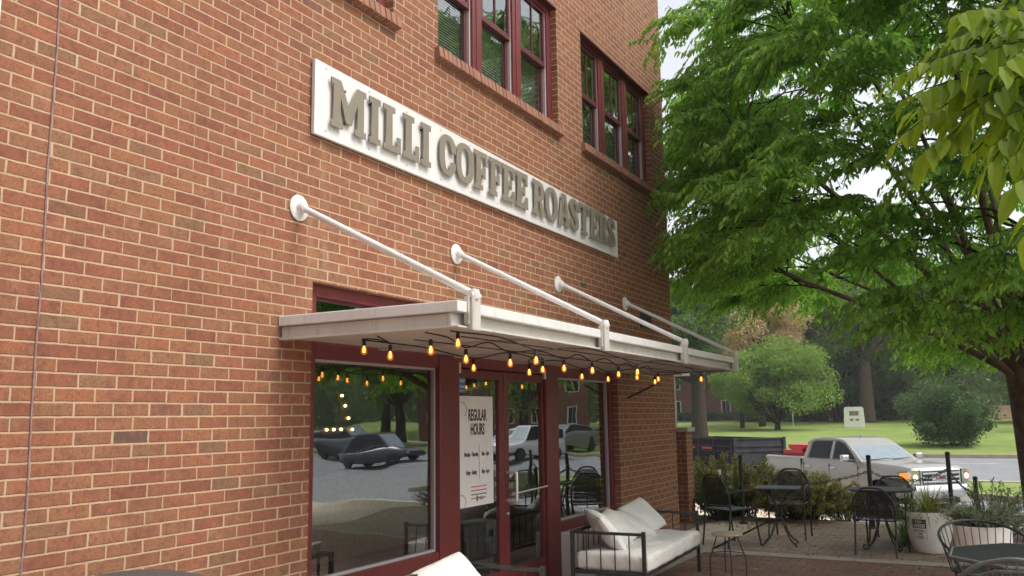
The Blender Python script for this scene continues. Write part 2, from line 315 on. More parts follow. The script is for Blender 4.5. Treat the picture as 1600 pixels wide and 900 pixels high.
# ------------------------------------------------------------------ mesh helpers
class MB:
    """collects shapes in world (or thing-local) coordinates, builds ONE mesh"""
    def __init__(s): s.v = []; s.f = []; s.sm = []
    def add(s, vs, fs, smooth=False, mat=None):
        o = len(s.v)
        for p in vs:
            p = Vector(p); s.v.append(mat @ p if mat else p)
        for f in fs: s.f.append(tuple(i+o for i in f)); s.sm.append(smooth)
        return s
    def box(s, x0, x1, y0, y1, z0, z1, mat=None):
        v = [(x, y, z) for z in (z0, z1) for y in (y0, y1) for x in (x0, x1)]
        return s.add(v, [(0, 2, 3, 1), (4, 5, 7, 6), (0, 1, 5, 4), (2, 6, 7, 3), (0, 4, 6, 2), (1, 3, 7, 5)], False, mat)
    def bbox(s, x0, x1, y0, y1, z0, z1, b=.01, mat=None):
        """box with bevelled edges"""
        b = min(b, (x1-x0)*.45, (y1-y0)*.45, (z1-z0)*.45)
        bm = bmesh.new(); bmesh.ops.create_cube(bm, size=1)
        for v in bm.verts: v.co = Vector(((x0+x1)/2+v.co.x*(x1-x0), (y0+y1)/2+v.co.y*(y1-y0), (z0+z1)/2+v.co.z*(z1-z0)))
        bmesh.ops.bevel(bm, geom=bm.edges[:], offset=b, segments=2, affect='EDGES', profile=.5)
        return s.bm(bm, mat)
    def bm(s, bm, mat=None, smooth=False):
        bm.verts.index_update(); s.add([v.co.copy() for v in bm.verts], [tuple(v.index for v in f.verts) for f in bm.faces], smooth, mat); bm.free(); return s
    def tube(s, pts, r, seg=8, cap=True, mat=None):
        pts = [Vector(p) for p in pts]; n = len(pts)
        rs = r if isinstance(r, (list, tuple)) else [r]*n
        vs = []; prev = None
        for i, p in enumerate(pts):
            t = (pts[min(i+1, n-1)]-pts[max(i-1, 0)])
            t = t.normalized() if t.length > 1e-9 else Vector((0, 0, 1))
            if prev is None:
                a = Vector((0, 0, 1)) if abs(t.z) < .9 else Vector((1, 0, 0))
                nx = t.cross(a).normalized()
            else:
                nx = prev-t*prev.dot(t)
                nx = nx.normalized() if nx.length > 1e-6 else t.orthogonal().normalized()
            prev = nx; ny = t.cross(nx)
            for k in range(seg):
                a = 2*math.pi*k/seg; vs.append(p+(nx*math.cos(a)+ny*math.sin(a))*rs[i])
        fs = [(i*seg+k, i*seg+(k+1) % seg, (i+1)*seg+(k+1) % seg, (i+1)*seg+k) for i in range(n-1) for k in range(seg)]
        if cap: fs += [tuple(reversed(range(seg))), tuple((n-1)*seg+k for k in range(seg))]
        return s.add(vs, fs, True, mat)
    def lathe(s, prof, seg=24, c=(0, 0, 0), mat=None, squash=None):
        vs = []; m = len(prof)
        for r, z in prof:
            for k in range(seg):
                a = 2*math.pi*k/seg; vs.append((c[0]+r*math.cos(a), c[1]+r*math.sin(a), c[2]+z))
        fs = [(i*seg+k, i*seg+(k+1) % seg, (i+1)*seg+(k+1) % seg, (i+1)*seg+k) for i in range(m-1) for k in range(seg)]
        if prof[0][0] > 1e-6: fs.append(tuple(reversed(range(seg))))
        if prof[-1][0] > 1e-6: fs.append(tuple((m-1)*seg+k for k in range(seg)))
        return s.add(vs, fs, True, mat)
    def quad(s, a, b, c, d, mat=None): return s.add([a, b, c, d], [(0, 1, 2, 3)], False, mat)
    def prism(s, poly, axis, d0, d1, mat=None):
        """polygon (list of 2D) extruded along axis 'x','y','z' from d0 to d1 (convex or simple)"""
        def P(a, b, d): return {'x': (d, a, b), 'y': (a, d, b), 'z': (a, b, d)}[axis]
        n = len(poly); v = [P(a, b, d0) for a, b in poly]+[P(a, b, d1) for a, b in poly]
        f = [tuple(range(n)), tuple(reversed(range(n, 2*n)))]+[(i, i+n, (i+1) % n+n, (i+1) % n) for i in range(n)]
        return s.add(v, f, False, mat)
    def build(s, name, m, parent=None, off=True):
        me = bpy.data.meshes.new(name)
        o0 = Vector((0, 0, 0))
        p = parent
        while off and p is not None: o0 += p.location; p = p.parent
        me.from_pydata([tuple(v-o0) for v in s.v], [], s.f)
        me.polygons.foreach_set('use_smooth', s.sm)
        me.materials.append(m); me.validate(); me.update()
        bm = bmesh.new(); bm.from_mesh(me); bmesh.ops.recalc_face_normals(bm, faces=bm.faces); bm.to_mesh(me); bm.free()
        o = bpy.data.objects.new(name, me); COL.objects.link(o); o.parent = parent
        if any(s.sm):
            try: me.set_sharp_from_angle(angle=R(40))
            except Exception: pass
        return o
def tag(o, label=None, cat=None, group=None, kind=None):
    if label: o['label'] = label
    if cat: o['category'] = cat
    if group: o['group'] = group
    if kind: o['kind'] = kind
    return o
def thing(name, loc, label, cat, group=None, rz=0):
    o = bpy.data.objects.new(name, None); COL.objects.link(o); o.location = loc; o.rotation_euler = (0, 0, rz)
    o.empty_display_size = .2
    return tag(o, label, cat, group)
def copy_tree(o, loc=None, rz=None, label=None, parent=None):
    c = o.copy(); COL.objects.link(c); c.parent = parent
    if loc is not None: c.location = loc
    if rz is not None: c.rotation_euler = (0, 0, rz)
    if label: c['label'] = label
    for ch in list(o.children): copy_tree(ch, parent=c)
    return c
def loc_build(mb, name, m, parent): return mb.build(name, m, parent, off=False)
def smooth_pts(P, n=6):
    P = [Vector(p) for p in P]; out = []
    for i in range(len(P)-1):
        p0 = P[max(i-1, 0)]; p1 = P[i]; p2 = P[i+1]; p3 = P[min(i+2, len(P)-1)]
        for k in range(n):
            t = k/n
            out.append(.5*((2*p1)+(p2-p0)*t+(2*p0-5*p1+4*p2-p3)*t*t+(3*p1-p0-3*p2+p3)*t**3))
    out.append(P[-1]); return out
def curve_letter(name, loops, depth, m, parent, fn):
    """filled outline with holes -> extruded mesh; fn maps (u, v, d) to world"""
    cu = bpy.data.curves.new(name, 'CURVE'); cu.dimensions = '2D'; cu.fill_mode = 'BOTH'; cu.extrude = depth/2
    for lp in loops:
        sp = cu.splines.new('POLY'); sp.points.add(len(lp)-1); sp.use_cyclic_u = True
        for p, q in zip(sp.points, lp): p.co = (q[0], q[1], 0, 1)
    o = bpy.data.objects.new('tmp', cu); COL.objects.link(o); bpy.context.view_layer.update()
    me = bpy.data.meshes.new_from_object(o.evaluated_get(bpy.context.evaluated_depsgraph_get()))
    bpy.data.objects.remove(o); bpy.data.curves.remove(cu)
    l0 = parent.location if parent else Vector((0, 0, 0))
    for v in me.vertices: v.co = Vector(fn(v.co.x, v.co.y, v.co.z))-l0
    me.name = name; me.materials.clear(); me.materials.append(m)
    ob = bpy.data.objects.new(name, me); COL.objects.link(ob); ob.parent = parent; return ob
def text_obj(name, txt, m, parent, fn, size=1, sx=1, bold=0, depth=.001, space=1.0):
    cu = bpy.data.curves.new(name, 'FONT'); cu.body = txt; cu.size = size; cu.align_x = 'CENTER'; cu.align_y = 'CENTER'
    cu.offset = bold; cu.extrude = depth; cu.resolution_u = 3; cu.space_character = space
    o = bpy.data.objects.new('tmp', cu); COL.objects.link(o); bpy.context.view_layer.update()
    me = bpy.data.meshes.new_from_object(o.evaluated_get(bpy.context.evaluated_depsgraph_get()))
    bpy.data.objects.remove(o); bpy.data.curves.remove(cu)
    l0 = Vector((0, 0, 0)); p = parent
    while p is not None: l0 += p.location; p = p.parent
    for v in me.vertices: v.co = Vector(fn(v.co.x*sx, v.co.y, v.co.z))-l0
    me.name = name; me.materials.clear(); me.materials.append(m)
    ob = bpy.data.objects.new(name, me); COL.objects.link(ob); ob.parent = parent; return ob
def np_mesh(name, V, F, m, parent, smooth=False, off=None):
    me = bpy.data.meshes.new(name); V = np.asarray(V, np.float32)
    if off is not None: V = V-np.asarray(off, np.float32)
    k = F.shape[1]; me.vertices.add(len(V)); me.vertices.foreach_set('co', V.ravel())
    me.loops.add(F.size); me.loops.foreach_set('vertex_index', F.astype(np.int32).ravel())
    me.polygons.add(len(F)); me.polygons.foreach_set('loop_start', np.arange(0, F.size, k, dtype=np.int32))
    if smooth: me.polygons.foreach_set('use_smooth', np.ones(len(F), bool))
    me.materials.append(m); me.update(calc_edges=True)
    o = bpy.data.objects.new(name, me); COL.objects.link(o); o.parent = parent; return o
def unit(a): return a/np.maximum(np.linalg.norm(a, axis=-1, keepdims=True), 1e-9)
def leaves(name, P, D, L, m, parent, ratio=.38, up=None, curl=.15, off=None, belly=.42):
    """one folded leaf (two triangles each side of the rib) per point: P base, D direction, L length"""
    n = len(P); D = unit(D); U = np.tile([0, 0, 1.], (n, 1)) if up is None else up
    S = unit(np.cross(D, U)+RNG.normal(0, .22, (n, 3))); N = unit(np.cross(S, D))
    Lc = L[:, None]; W = Lc*ratio*.5
    a = P+D*Lc*belly+S*W+N*W*.35; b = P+D*Lc*belly-S*W+N*W*.35
    c2 = P+D*Lc*.78+S*W*.55-N*Lc*curl*.4; d2 = P+D*Lc*.78-S*W*.55-N*Lc*curl*.4
    t = P+D*Lc-N*Lc*curl
    mid = P+D*Lc*.6
    V = np.stack([P, a, c2, t, d2, b, mid], 1).reshape(-1, 3)
    base = np.arange(n)[:, None]*7
    F = np.concatenate([base+np.array(q) for q in ([0, 1, 6], [1, 2, 6], [2, 3, 6], [3, 4, 6], [4, 5, 6], [5, 0, 6])], 0)
    return np_mesh(name, V, F, m, parent, off=off)
def cards(name, P, D, L, m, parent, ratio=.6, off=None):
    """leaf-clump faces for far trees: one folded quad (two triangles)"""
    n = len(P); D = unit(D); S = unit(np.cross(D, RNG.normal(0, 1, (n, 3)))); N = np.cross(S, D); Lc = L[:, None]
    V = np.stack([P-D*Lc*.5, P+S*Lc*ratio*.5+N*Lc*.12, P+D*Lc*.5, P-S*Lc*ratio*.5+N*Lc*.12], 1).reshape(-1, 3)
    base = np.arange(n)[:, None]*4
    F = np.concatenate([base+np.array([0, 1, 2]), base+np.array([0, 2, 3])], 0)
    return np_mesh(name, V, F, m, parent, off=off)

# ================================================================== SETTING
PX = [-60, 14, 19, 31, 44, 90, 300, 900]; PZ = [0, 0, -.87, -.87, -.45, .75, 2.0, 2.4]
def gz(x): return float(np.interp(x, PX, PZ))
def strip(name, x0, x1, y0, y1, dz, m, edge=None):
    """ground sheet following the profile; edge(x) -> (y0, y1) optional"""
    xs = sorted(set([x0, x1]+[x for x in PX if x0 < x < x1]+[x0+(x1-x0)*i/12 for i in range(13)]))
    mb = MB(); v = []; f = []
    for x in xs:
        a, b = edge(x) if edge else (y0, y1)
        v += [(x, a, gz(x)+dz), (x, b, gz(x)+dz)]
    for i in range(len(xs)-1): f.append((2*i, 2*i+2, 2*i+3, 2*i+1))
    mb.add(v, f); return tag(mb.build(name, m), kind='structure')
# big base sheet to the horizon
strip('ground', -60, 900, -500, 500, -.03, M['ground'])
# patio: inner dark pavers, outer weathered pavers, concrete bands
strip('patio_pavers', -6, 10.25, -1.6, 3.10, .0, M['paver'])
strip('patio_outer_pavers', 10.52, 13.62, -1.6, 3.05, .0, M['paver2'])
strip('concrete_band', 10.25, 10.52, -6, 3.10, .004, M['concrete'])
strip('wall_side_concrete', -6, 13.6, 3.10, 3.86, .002, M['concrete'])
strip('patio_edge_concrete', 13.62, 13.95, -6, 3.86, .004, M['concrete'])
strip('mulch_bed', 11.6, 19.0, 3.86, 12, .004, M['soil'])
strip('mulch_slope', 13.95, 15.4, 2.0, 3.86, .006, M['soil'])
tag(strip('sidewalk', 13.95, 19, -2.6, 3.86, .002, M['pale_concrete']), kind='structure')
def wedge(x): t = (x-19)/(25.2-19); return (-3, 1.7+t*3.1)
strip('drive_apron', 19, 25.2, 0, 0, .004, M['pale_concrete'], edge=lambda x: (1.45+(x-19)*.51, 12))
strip('road', 19, 44, -400, 400, .0, M['asphalt'])
strip('grass_verge', 14.1, 18.7, -60, -2.9, .01, M['grass'])
strip('path', -6, 14.1, -60, -1.6, .006, M['pale_concrete'])
# edge line and kerb of the slip lane, tapering grass median, lane marks, far kerb, lawn
def line_strip(name, pts, wdt, dz, m, h=0):
    mb = MB(); P = [Vector((p[0], p[1], gz(p[0])+dz)) for p in pts]
    for i in range(len(P)-1):
        d = (P[i+1]-P[i]); nrm = Vector((-d.y, d.x, 0)).normalized()*wdt/2
        a, b, c, e = P[i]-nrm, P[i+1]-nrm, P[i+1]+nrm, P[i]+nrm
        if h:
            up = Vector((0, 0, h)); mb.add([a, b, c, e, a+up, b+up, c+up, e+up], [(0, 3, 2, 1), (4, 5, 6, 7), (0, 1, 5, 4), (1, 2, 6, 5), (2, 3, 7, 6), (3, 0, 4, 7)])
        else: mb.quad(a, b, c, e)
    return tag(mb.build(name, m), kind='structure')
ln = smooth_pts([(29, 3.2), (26.6, 1.3), (24.7, -.13), (23.2, -2), (22.0, -6), (21.5, -14), (21.4, -40)], 5)
line_strip('edge_line', [(p.x, p.y) for p in ln], .14, .006, M['paint'])
mnear = smooth_pts([(32.6, 4.2), (29.6, 1.45), (27.84, -.17), (26.4, -3), (25.6, -7), (25.4, -10)], 5)
mb = MB()
top = []
for p in mnear: top.append((p.x, p.y))
for x, y in ((33.1, -10), (33.0, 0), (33.4, 3.2)): top.append((x, y))
mb.prism(top, 'z', -1.2, -.72)
# median sits level with the crown of the road
med = tag(mb.build('median_grass', M['grass']), kind='structure')
line_strip('median_kerb', [(p.x-.12, p.y-.05) for p in mnear], .22, 0, M['curb'], h=.17)
line_strip('median_far_kerb', [(33.2, -10), (33.12, 0), (33.5, 3.3)], .2, 0, M['pale_concrete'], h=.12)
for i in range(-9, 7): line_strip('lane_mark', [(41.2, i*6), (41.2, i*6+2.6)], .14, .006, M['paint'])
line_strip('far_edge_line', [(43.3, -120), (43.3, 120)], .12, .006, M['pale_concrete'])
line_strip('far_kerb', [(44.15, -200), (44.15, 200)], .3, 0, M['curb'], h=.16)
line_strip('verge_kerb', [(18.85, -60), (18.85, -2.9)], .2, 0, M['curb'], h=.14)
strip('lawn', 44.3, 96, -250, 250, .10, M['grass'])
strip('garden_path', 96, 99, -30, 80, .16, M['pale_concrete'])
strip('path_bank', 94.6, 96.0, -30, 80, .13, M['house_brick'])
strip('park_path', 55, 58.5, -200, -13, .13, M['pale_concrete'])

# ================================================================== BRICK BUILDING
YW = 3.7907; WX0, WX1, WTOP = -7.0, 11.53, 9.6
bld = thing('brick_building', (2, YW, 0), 'red brick shop building with maroon windows, awning wall and mortar joints', 'building')
OPEN = [(4.25, 9.47, 0, 2.48), (5.72, 8.03, 4.63, 5.98), (8.67, 10.95, 4.63, 5.98), (2.79, 5.10, 4.65, 5.98), (-3.2, -.9, 4.63, 5.98), (-.15, 2.15, 4.63, 5.98)]
xs = sorted(set([WX0, WX1]+[a for o in OPEN for a in o[:2]])); zs = sorted(set([-.05, WTOP]+[a for o in OPEN for a in o[2:]]))
mb = MB()
def isopen(x, z): return any(o[0] < x < o[1] and o[2] < z < o[3] for o in OPEN)
for i in range(len(xs)-1):
    for j in range(len(zs)-1):
        cx, cz = (xs[i]+xs[i+1])/2, (zs[j]+zs[j+1])/2
        if isopen(cx, cz): continue
        a, b, c, d = xs[i], xs[i+1], zs[j], zs[j+1]
        mb.quad((a, YW, c), (b, YW, c), (b, YW, d), (a, YW, d)); mb.quad((a, YW+.3, c), (a, YW+.3, d), (b, YW+.3, d), (b, YW+.3, c))
for a, b, c, d in OPEN:
    mb.quad((a, YW, c), (a, YW, d), (a, YW+.3, d), (a, YW+.3, c)); mb.quad((b, YW, c), (b, YW+.3, c), (b, YW+.3, d), (b, YW, d))
    mb.quad((a, YW, d), (b, YW, d), (b, YW+.3, d), (a, YW+.3, d))
    if c > 0: mb.quad((a, YW, c), (a, YW+.3, c), (b, YW+.3, c), (b, YW, c))
mb.quad((WX1, YW, -1), (WX1, YW+12, -1), (WX1, YW+12, WTOP), (WX1, YW, WTOP))
mb.quad((WX0, YW, -1), (WX0, YW+12, -1), (WX0, YW+12, WTOP), (WX0, YW, WTOP))
mb.quad((WX0, YW+12, -1), (WX1, YW+12, -1), (WX1, YW+12, WTOP), (WX0, YW+12, WTOP))
def build_nonormal(mb, name, m, parent):
    me = bpy.data.meshes.new(name); l0 = parent.location
    me.from_pydata([tuple(v-l0) for v in mb.v], [], mb.f); me.materials.append(m); me.update()
    o = bpy.data.objects.new(name, me); COL.objects.link(o); o.parent = parent; return o
build_nonormal(mb, 'wall', M['brick'], bld)
MB().box(WX0-.05, WX1+.06, YW-.06, YW+12.05, WTOP, WTOP+.14).build('roof', M['concrete'], bld)
# vertical movement joint
mb = MB()
pts = [(2.414+.004*math.sin(i*1.7), YW-.004, -.02+i*.28) for i in range(35)]
mb.tube(pts, .0045, 6); mb.build('movement_joint', pbr('joint_sealant', (.26, .17, .16), .7, var=.3, scale=20), bld)
# shopfront frame --------------------------------------------------
YF = 3.88
sf = MB()
def frame_bar(x0, x1, z0, z1, y0=YF-.02, y1=YF+.10, b=.006): sf.bbox(x0, x1, y0, y1, z0, z1, b)
frame_bar(4.252, 4.37, .47, 2.478)            # left jamb
frame_bar(5.83, 6.125, 0.0, 2.478, YF-.03)            # between left window and door
frame_bar(7.725, 8.0, .0, 2.478, YF-.03)
frame_bar(9.385, 9.468, .47, 2.478)
frame_bar(4.37, 5.83, 2.40, 2.477); frame_bar(6.125, 7.725, 2.40, 2.477); frame_bar(8.0, 9.385, 2.40, 2.477)
frame_bar(4.37, 5.83, 1.99, 2.095); frame_bar(6.125, 7.725, 2.01, 2.12); frame_bar(8.0, 9.385, 1.99, 2.10)
frame_bar(4.37, 5.83, .455, .565); frame_bar(8.0, 9.385, .455, .56)
sf.build('shopfront_frame', M['maroon'], bld)
for nm, x0, x1, z0, z1, lab in (('window', 4.37, 5.83, .565, 1.99, None), ('window', 8.0, 9.385, .56, 1.99, None), ('transom_window', 4.37, 5.83, 2.095, 2.40, None), ('transom_window', 6.125, 7.725, 2.12, 2.40, None), ('transom_window', 8.0, 9.385, 2.10, 2.40, None)):
    g = MB()
    t = .018
    for a, b, c, d in ((x0, x0+t, z0, z1), (x1-t, x1, z0, z1), (x0+t, x1-t, z0, z0+t), (x0+t, x1-t, z1-t, z1)): g.box(a, b, YF+.015, YF+.05, c, d)
    wo = g.build(nm, M['track'] if z0 < 1 else M['maroon_dark'], bld)
    MB().quad((x0+t, YF+.032, z0+t), (x1-t, YF+.032, z0+t), (x1-t, YF+.032, z1-t), (x0+t, YF+.032, z1-t)).build('pane', M['glass'], wo)
# knee walls below the windows
MB().bbox(4.252, 5.83, 3.86, 4.05, 0, .452, .004).build('knee_wall', M['white_wall'], bld)
MB().bbox(8.005, 9.468, 3.66, 4.05, 0, .452, .008).build('knee_wall', M['white_wall'], bld)
# doors
for k, (x0, x1) in enumerate(((6.13, 6.92), (6.925, 7.72))):
    d = MB(); y0, y1 = YF, YF+.045
    sl = .028 if k == 0 else .085; sr = .09 if k == 0 else .03
    d.bbox(x0, x0+sl, y0, y1, .02, 2.0, .005); d.bbox(x1-sr, x1, y0, y1, .02, 2.0, .005)
    d.bbox(x0+sl, x1-sr, y0, y1, 1.925, 2.0, .005); d.bbox(x0+sl, x1-sr, y0, y1, .02, .26, .005)
    do = d.build('door', M['maroon'], bld)
    MB().quad((x0+sl, y0+.02, .26), (x1-sr, y0+.02, .26), (x1-sr, y0+.02, 1.925), (x0+sl, y0+.02, 1.925)).build('pane', M['glass'], do)
    if k == 1:
        h = MB(); hx = x0+.035
        pts = smooth_pts([(hx, y0, 1.10), (hx, y0-.085, 1.10), (hx, y0-.10, 1.085), (hx, y0-.10, .87), (hx, y0-.085, .855), (hx, y0, .855)], 4)
        h.tube(pts, .013, 10); h.build('handle', M['steel'], do)
        MB().tube([(x0+.05, y0-.045, .91), (x1-.04, y0-.045, .93)], .008, 8).build('push_bar', M['steel'], do)
        MB().lathe([(.012, 0), (.012, .012), (.004, .016)], 12, mat=Matrix.Translation((hx, y0, .74)) @ Matrix.Rotation(R(90), 4, 'X')).build('lock', M['steel'], do)
    MB().bbox((x0-.02 if k == 0 else x1-.015), (x0+.02 if k == 0 else x1+.025), y0-.03, y0, 1.96, 2.05, .004).build('hinge', M['steel'], do)
MB().box(4.252, 9.468, 4.09, 4.093, 2.48, 2.6).build('lintel', M['maroon_dark'], bld)
# interior
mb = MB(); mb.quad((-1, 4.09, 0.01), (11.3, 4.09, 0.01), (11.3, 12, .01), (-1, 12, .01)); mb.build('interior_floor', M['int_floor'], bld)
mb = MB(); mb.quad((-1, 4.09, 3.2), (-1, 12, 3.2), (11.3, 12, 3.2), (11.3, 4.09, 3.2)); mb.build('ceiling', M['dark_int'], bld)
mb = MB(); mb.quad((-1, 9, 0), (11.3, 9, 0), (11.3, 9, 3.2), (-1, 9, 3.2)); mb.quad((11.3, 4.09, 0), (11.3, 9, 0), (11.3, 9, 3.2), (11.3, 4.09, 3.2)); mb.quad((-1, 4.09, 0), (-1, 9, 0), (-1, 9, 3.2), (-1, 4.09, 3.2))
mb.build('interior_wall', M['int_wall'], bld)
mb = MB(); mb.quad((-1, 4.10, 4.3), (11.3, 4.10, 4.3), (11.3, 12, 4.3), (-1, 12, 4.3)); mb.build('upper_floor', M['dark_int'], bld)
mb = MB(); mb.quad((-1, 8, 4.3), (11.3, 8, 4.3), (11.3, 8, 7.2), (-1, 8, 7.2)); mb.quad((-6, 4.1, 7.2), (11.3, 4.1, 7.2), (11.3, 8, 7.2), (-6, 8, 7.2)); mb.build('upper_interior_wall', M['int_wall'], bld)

# upper sash windows
def sash_window(x0, x1, z0, z1, blind_open=0.0):
    f = MB(); yo = YF-.01
    f.bbox(x0, x0+.065, yo-.01, yo+.10, z0, z1, .004); f.bbox(x1-.095, x1, yo-.01, yo+.10, z0, z1, .004)
    f.bbox(x0+.065, x1-.095, yo-.01, yo+.10, z1-.06, z1, .004); f.bbox(x0+.065, x1-.095, yo-.01, yo+.10, z0, z0+.05, .004)
    for k in (1, 2):
        mx = x0+.065+k*.77-.165
        f.bbox(mx, mx+.165, yo-.014, yo+.10, z0+.05, z1-.06, .004)
        f.bbox(mx+.06, mx+.105, yo-.022, yo, z0+.05, z1-.06, .003)
    win = f.build('window', M['maroon'], bld)
    ft = MB(); fs = MB(); gl = MB(); bl = MB()
    zm = 5.30
    for k in range(3):
        a = x0+.066+k*.77; b = a+(.605 if k < 2 else x1-.095-a-.001)
        # grey tracks
        ft.box(a, a+.022, yo+.012, yo+.07, z0+.05, z1-.06); ft.box(b-.022, b, yo+.012, yo+.07, z0+.05, z1-.06)
        # upper sash
        for (p, q, c, d) in ((a+.022, a+.055, zm-.025, z1-.062), (b-.055, b-.022, zm-.025, z1-.062), (a+.055, b-.055, zm-.025, zm+.03), (a+.055, b-.055, z1-.10, z1-.062)):
            fs.bbox(p, q, yo+.006, yo+.036, c, d, .003)
        mxx = (a+b)/2; fs.box(mxx-.009, mxx+.009, yo+.012, yo+.032, zm+.03, z1-.10)
        gl.quad((a+.055, yo+.022, zm+.03), (b-.055, yo+.022, zm+.03), (b-.055, yo+.022, z1-.10), (a+.055, yo+.022, z1-.10))
        # lower sash, set back
        for (p, q, c, d) in ((a+.022, a+.06, z0+.051, zm+.02), (b-.06, b-.022, z0+.051, zm+.02), (a+.06, b-.06, z0+.051, z0+.10), (a+.06, b-.06, zm-.02, zm+.02)):
            fs.bbox(p, q, yo+.040, yo+.070, c, d, .003)
        gl.quad((a+.06, yo+.055, z0+.10), (b-.06, yo+.055, z0+.10), (b-.06, yo+.055, zm-.02), (a+.06, yo+.055, zm-.02))
        zz = z0+.08
        while zz < z1-.08:
            bl.add([(a+.03, yo+.095, zz+.004), (b-.03, yo+.095, zz+.004), (b-.03, yo+.113, zz+.024), (a+.03, yo+.113, zz+.024)], [(0, 1, 2, 3)])
            zz += .026
    fs.build('sash', M['maroon_dark'], win); ft.build('track', M['track'], win); gl.build('pane', M['glass_up'], win); bl.build('blind', M['blind'], win)
    # rowlock sill
    s = MB(); x = x0-.05; i = 0
    rnd = random.Random(int(x0*100))
    while x < x1+.04:
        wdt = .057; j = rnd.uniform(-.002, .002)
        m4 = Matrix.Translation((x+wdt/2, YW+.02, z0-.055)) @ Matrix.Rotation(R(-9), 4, 'X') @ Matrix.Rotation(rnd.uniform(-.02, .02), 4, 'Z')
        s.bbox(-wdt/2, wdt/2, -.075+j, .09, -.048, .048, .004, m4)
        x += .0667; i += 1
    s.build('sill', M['sill_brick'], win)
    mo = MB(); m4 = Matrix.Translation(((x0+x1)/2, YW+.02, z0-.055)) @ Matrix.Rotation(R(-9), 4, 'X')
    L = (x1-x0)/2+.04; mo.box(-L, L, -.066, .085, -.044, .041, m4); mo.build('sill_mortar', M['sill_mortar'], win)
    li = MB(); li.box(x0-.02, x1+.02, YW-.006, YW+.12, z1-.006, z1+.012); li.build('lintel', M['maroon_dark'], win)
def sill_brick():
    k = NT('rowlock_brick'); g = k.n('ShaderNodeNewGeometry')
    c = k.ramp(g.outputs['Random Per Island'], [(0, (.24, .10, .065)), (.4, (.33, .15, .09)), (.7, (.28, .14, .085)), (1, (.22, .14, .09))])
    c = k.mix(k.math('MULTIPLY', k.noise(150, 4, g.outputs['Position'], .7), .5), c, (.15, .07, .05))
    k.l(c, k.b.inputs['Base Color']); k.b.inputs['Roughness'].default_value = .9; k.bump(k.noise(120, 3, g.outputs['Position']), .4, .003); return k.m
M['sill_brick'] = sill_brick(); M['sill_mortar'] = pbr('sill_mortar', (.45, .30, .20), .95)
for a, b, c, d in OPEN[1:]: sash_window(a, b, c, d)
# interior furnishing seen dimly through the door
cn = thing('counter', (8.6, 7.0, 0), 'dark wooden shop counter standing deep inside behind the glass door', 'counter')
MB().bbox(7.0, 10.2, 6.7, 7.3, 0.01, .98, .01).build('counter_body', M['wood'], cn); MB().bbox(6.95, 10.25, 6.64, 7.36, .98, 1.03, .01).build('counter_top', M['dark_int'], cn)
for (x, y, zb, sx, sy, sz, lab) in ((8.15, 4.75, .012, .34, .3, .27, 'white carton on the floor inside the right door, nearest the window'), (8.1, 4.78, .285, .3, .28, .22, 'white carton topmost of the stack inside the right door'), (7.55, 4.95, .012, .30, .26, .24, 'lone white carton on the floor behind the left door')):
    t = MB(); t.bbox(x, x+sx, y, y+sy, zb, zb+sz, .006); o = t.build('carton', M['carton']); tag(o, lab, 'box', 'cartons inside the door')
    MB().box(x+.06, x+.16, y-.002, y-.0005, zb+.06, zb+.13).build('printed_mark', M['ink'], o)
lt = MB(); lt.bbox(8.0, 9.6, 5.6, 5.68, 2.72, 2.78, .01); o = lt.build('ceiling_light', M['lamp_strip']); tag(o, 'long lit strip lamp hanging under the dark shop ceiling', 'lamp')
for (x, y) in ((7.3, 5.6),):
    t = MB(); 
    t.tube([(x, y, 3.19), (x, y, 2.3)], .004, 5); o = t.build('pendant_light', M['black']); tag(o, 'small round pendant bulb glowing inside behind the right door', 'lamp')
    MB().lathe([(0, -.06), (.035, -.03), (.04, 0), (.02, .035), (.012, .06)], 14, (x, y, 2.24)).build('bulb', M['filament_soft'] if 'filament_soft' in M else M['lamp_strip'], o)

mq = thing('marquee_light', (5.5, 4.9, 1.5), 'glowing bulb letters hanging inside the left window', 'sign')
M['warm'] = emis('warm_bulb', (1, .55, .18), 9)
bb = MB(); bb.bbox(5.46, 5.57, 4.925, 4.95, 1.47, 1.82, .004); bb.bbox(5.57, 6.08, 4.925, 4.95, 1.47, 1.54, .004); bb.bbox(5.86, 6.0, 4.925, 4.95, 1.56, 1.83, .004); bb.build('backing', M['dark_int'], mq)
for (x, z) in ((5.509, 1.80), (5.511, 1.72), (5.508, 1.62), (5.516, 1.51), (5.713, 1.51), (5.803, 1.51), (5.90, 1.51), (6.049, 1.507), (5.905, 1.798), (5.95, 1.711), (5.995, 1.605)):
    MB().lathe([(0, -.013), (.011, -.008), (.014, 0), (.011, .008), (0, .013)], 10, (x, 4.91, z)).build('bulb', M['warm'], mq)

# ================================================================== SIGN
sg = thing('shop_sign', (4.19, YW, 3.45), 'long white board with raised taupe slab letters reading MILLI COFFEE ROASTERS', 'sign')
mb = MB()
def zt(x): return 3.972+(3.900-3.972)*(x-4.19)/(9.52-4.19)
mb.add([(4.19, 3.752, 3.457), (9.52, 3.752, 3.457), (9.52, 3.752, zt(9.52)), (4.19, 3.752, zt(4.19)), (4.19, 3.776, 3.457), (9.52, 3.776, 3.457), (9.52, 3.776, zt(9.52)), (4.19, 3.776, zt(4.19))],
       [(0, 1, 2, 3), (4, 7, 6, 5), (0, 4, 5, 1), (1, 5, 6, 2), (2, 6, 7, 3), (3, 7, 4, 0)]); mb.build('board', M['sign_white'], sg)
MB().box(4.20, 9.515, 3.777, 3.789, 3.466, 3.90).build('backing_board', M['sign_edge'], sg)
mb = MB()
for i in range(12):
    for z in (3.50, 3.915):
        x = 4.30+i*.465; 
        if z > 3.9: z = zt(x)-.035
        mb.box(x-.006, x+.006, 3.749, 3.7518, z-.006, z+.006)
mb.build('screw', M['sign_edge'], sg)
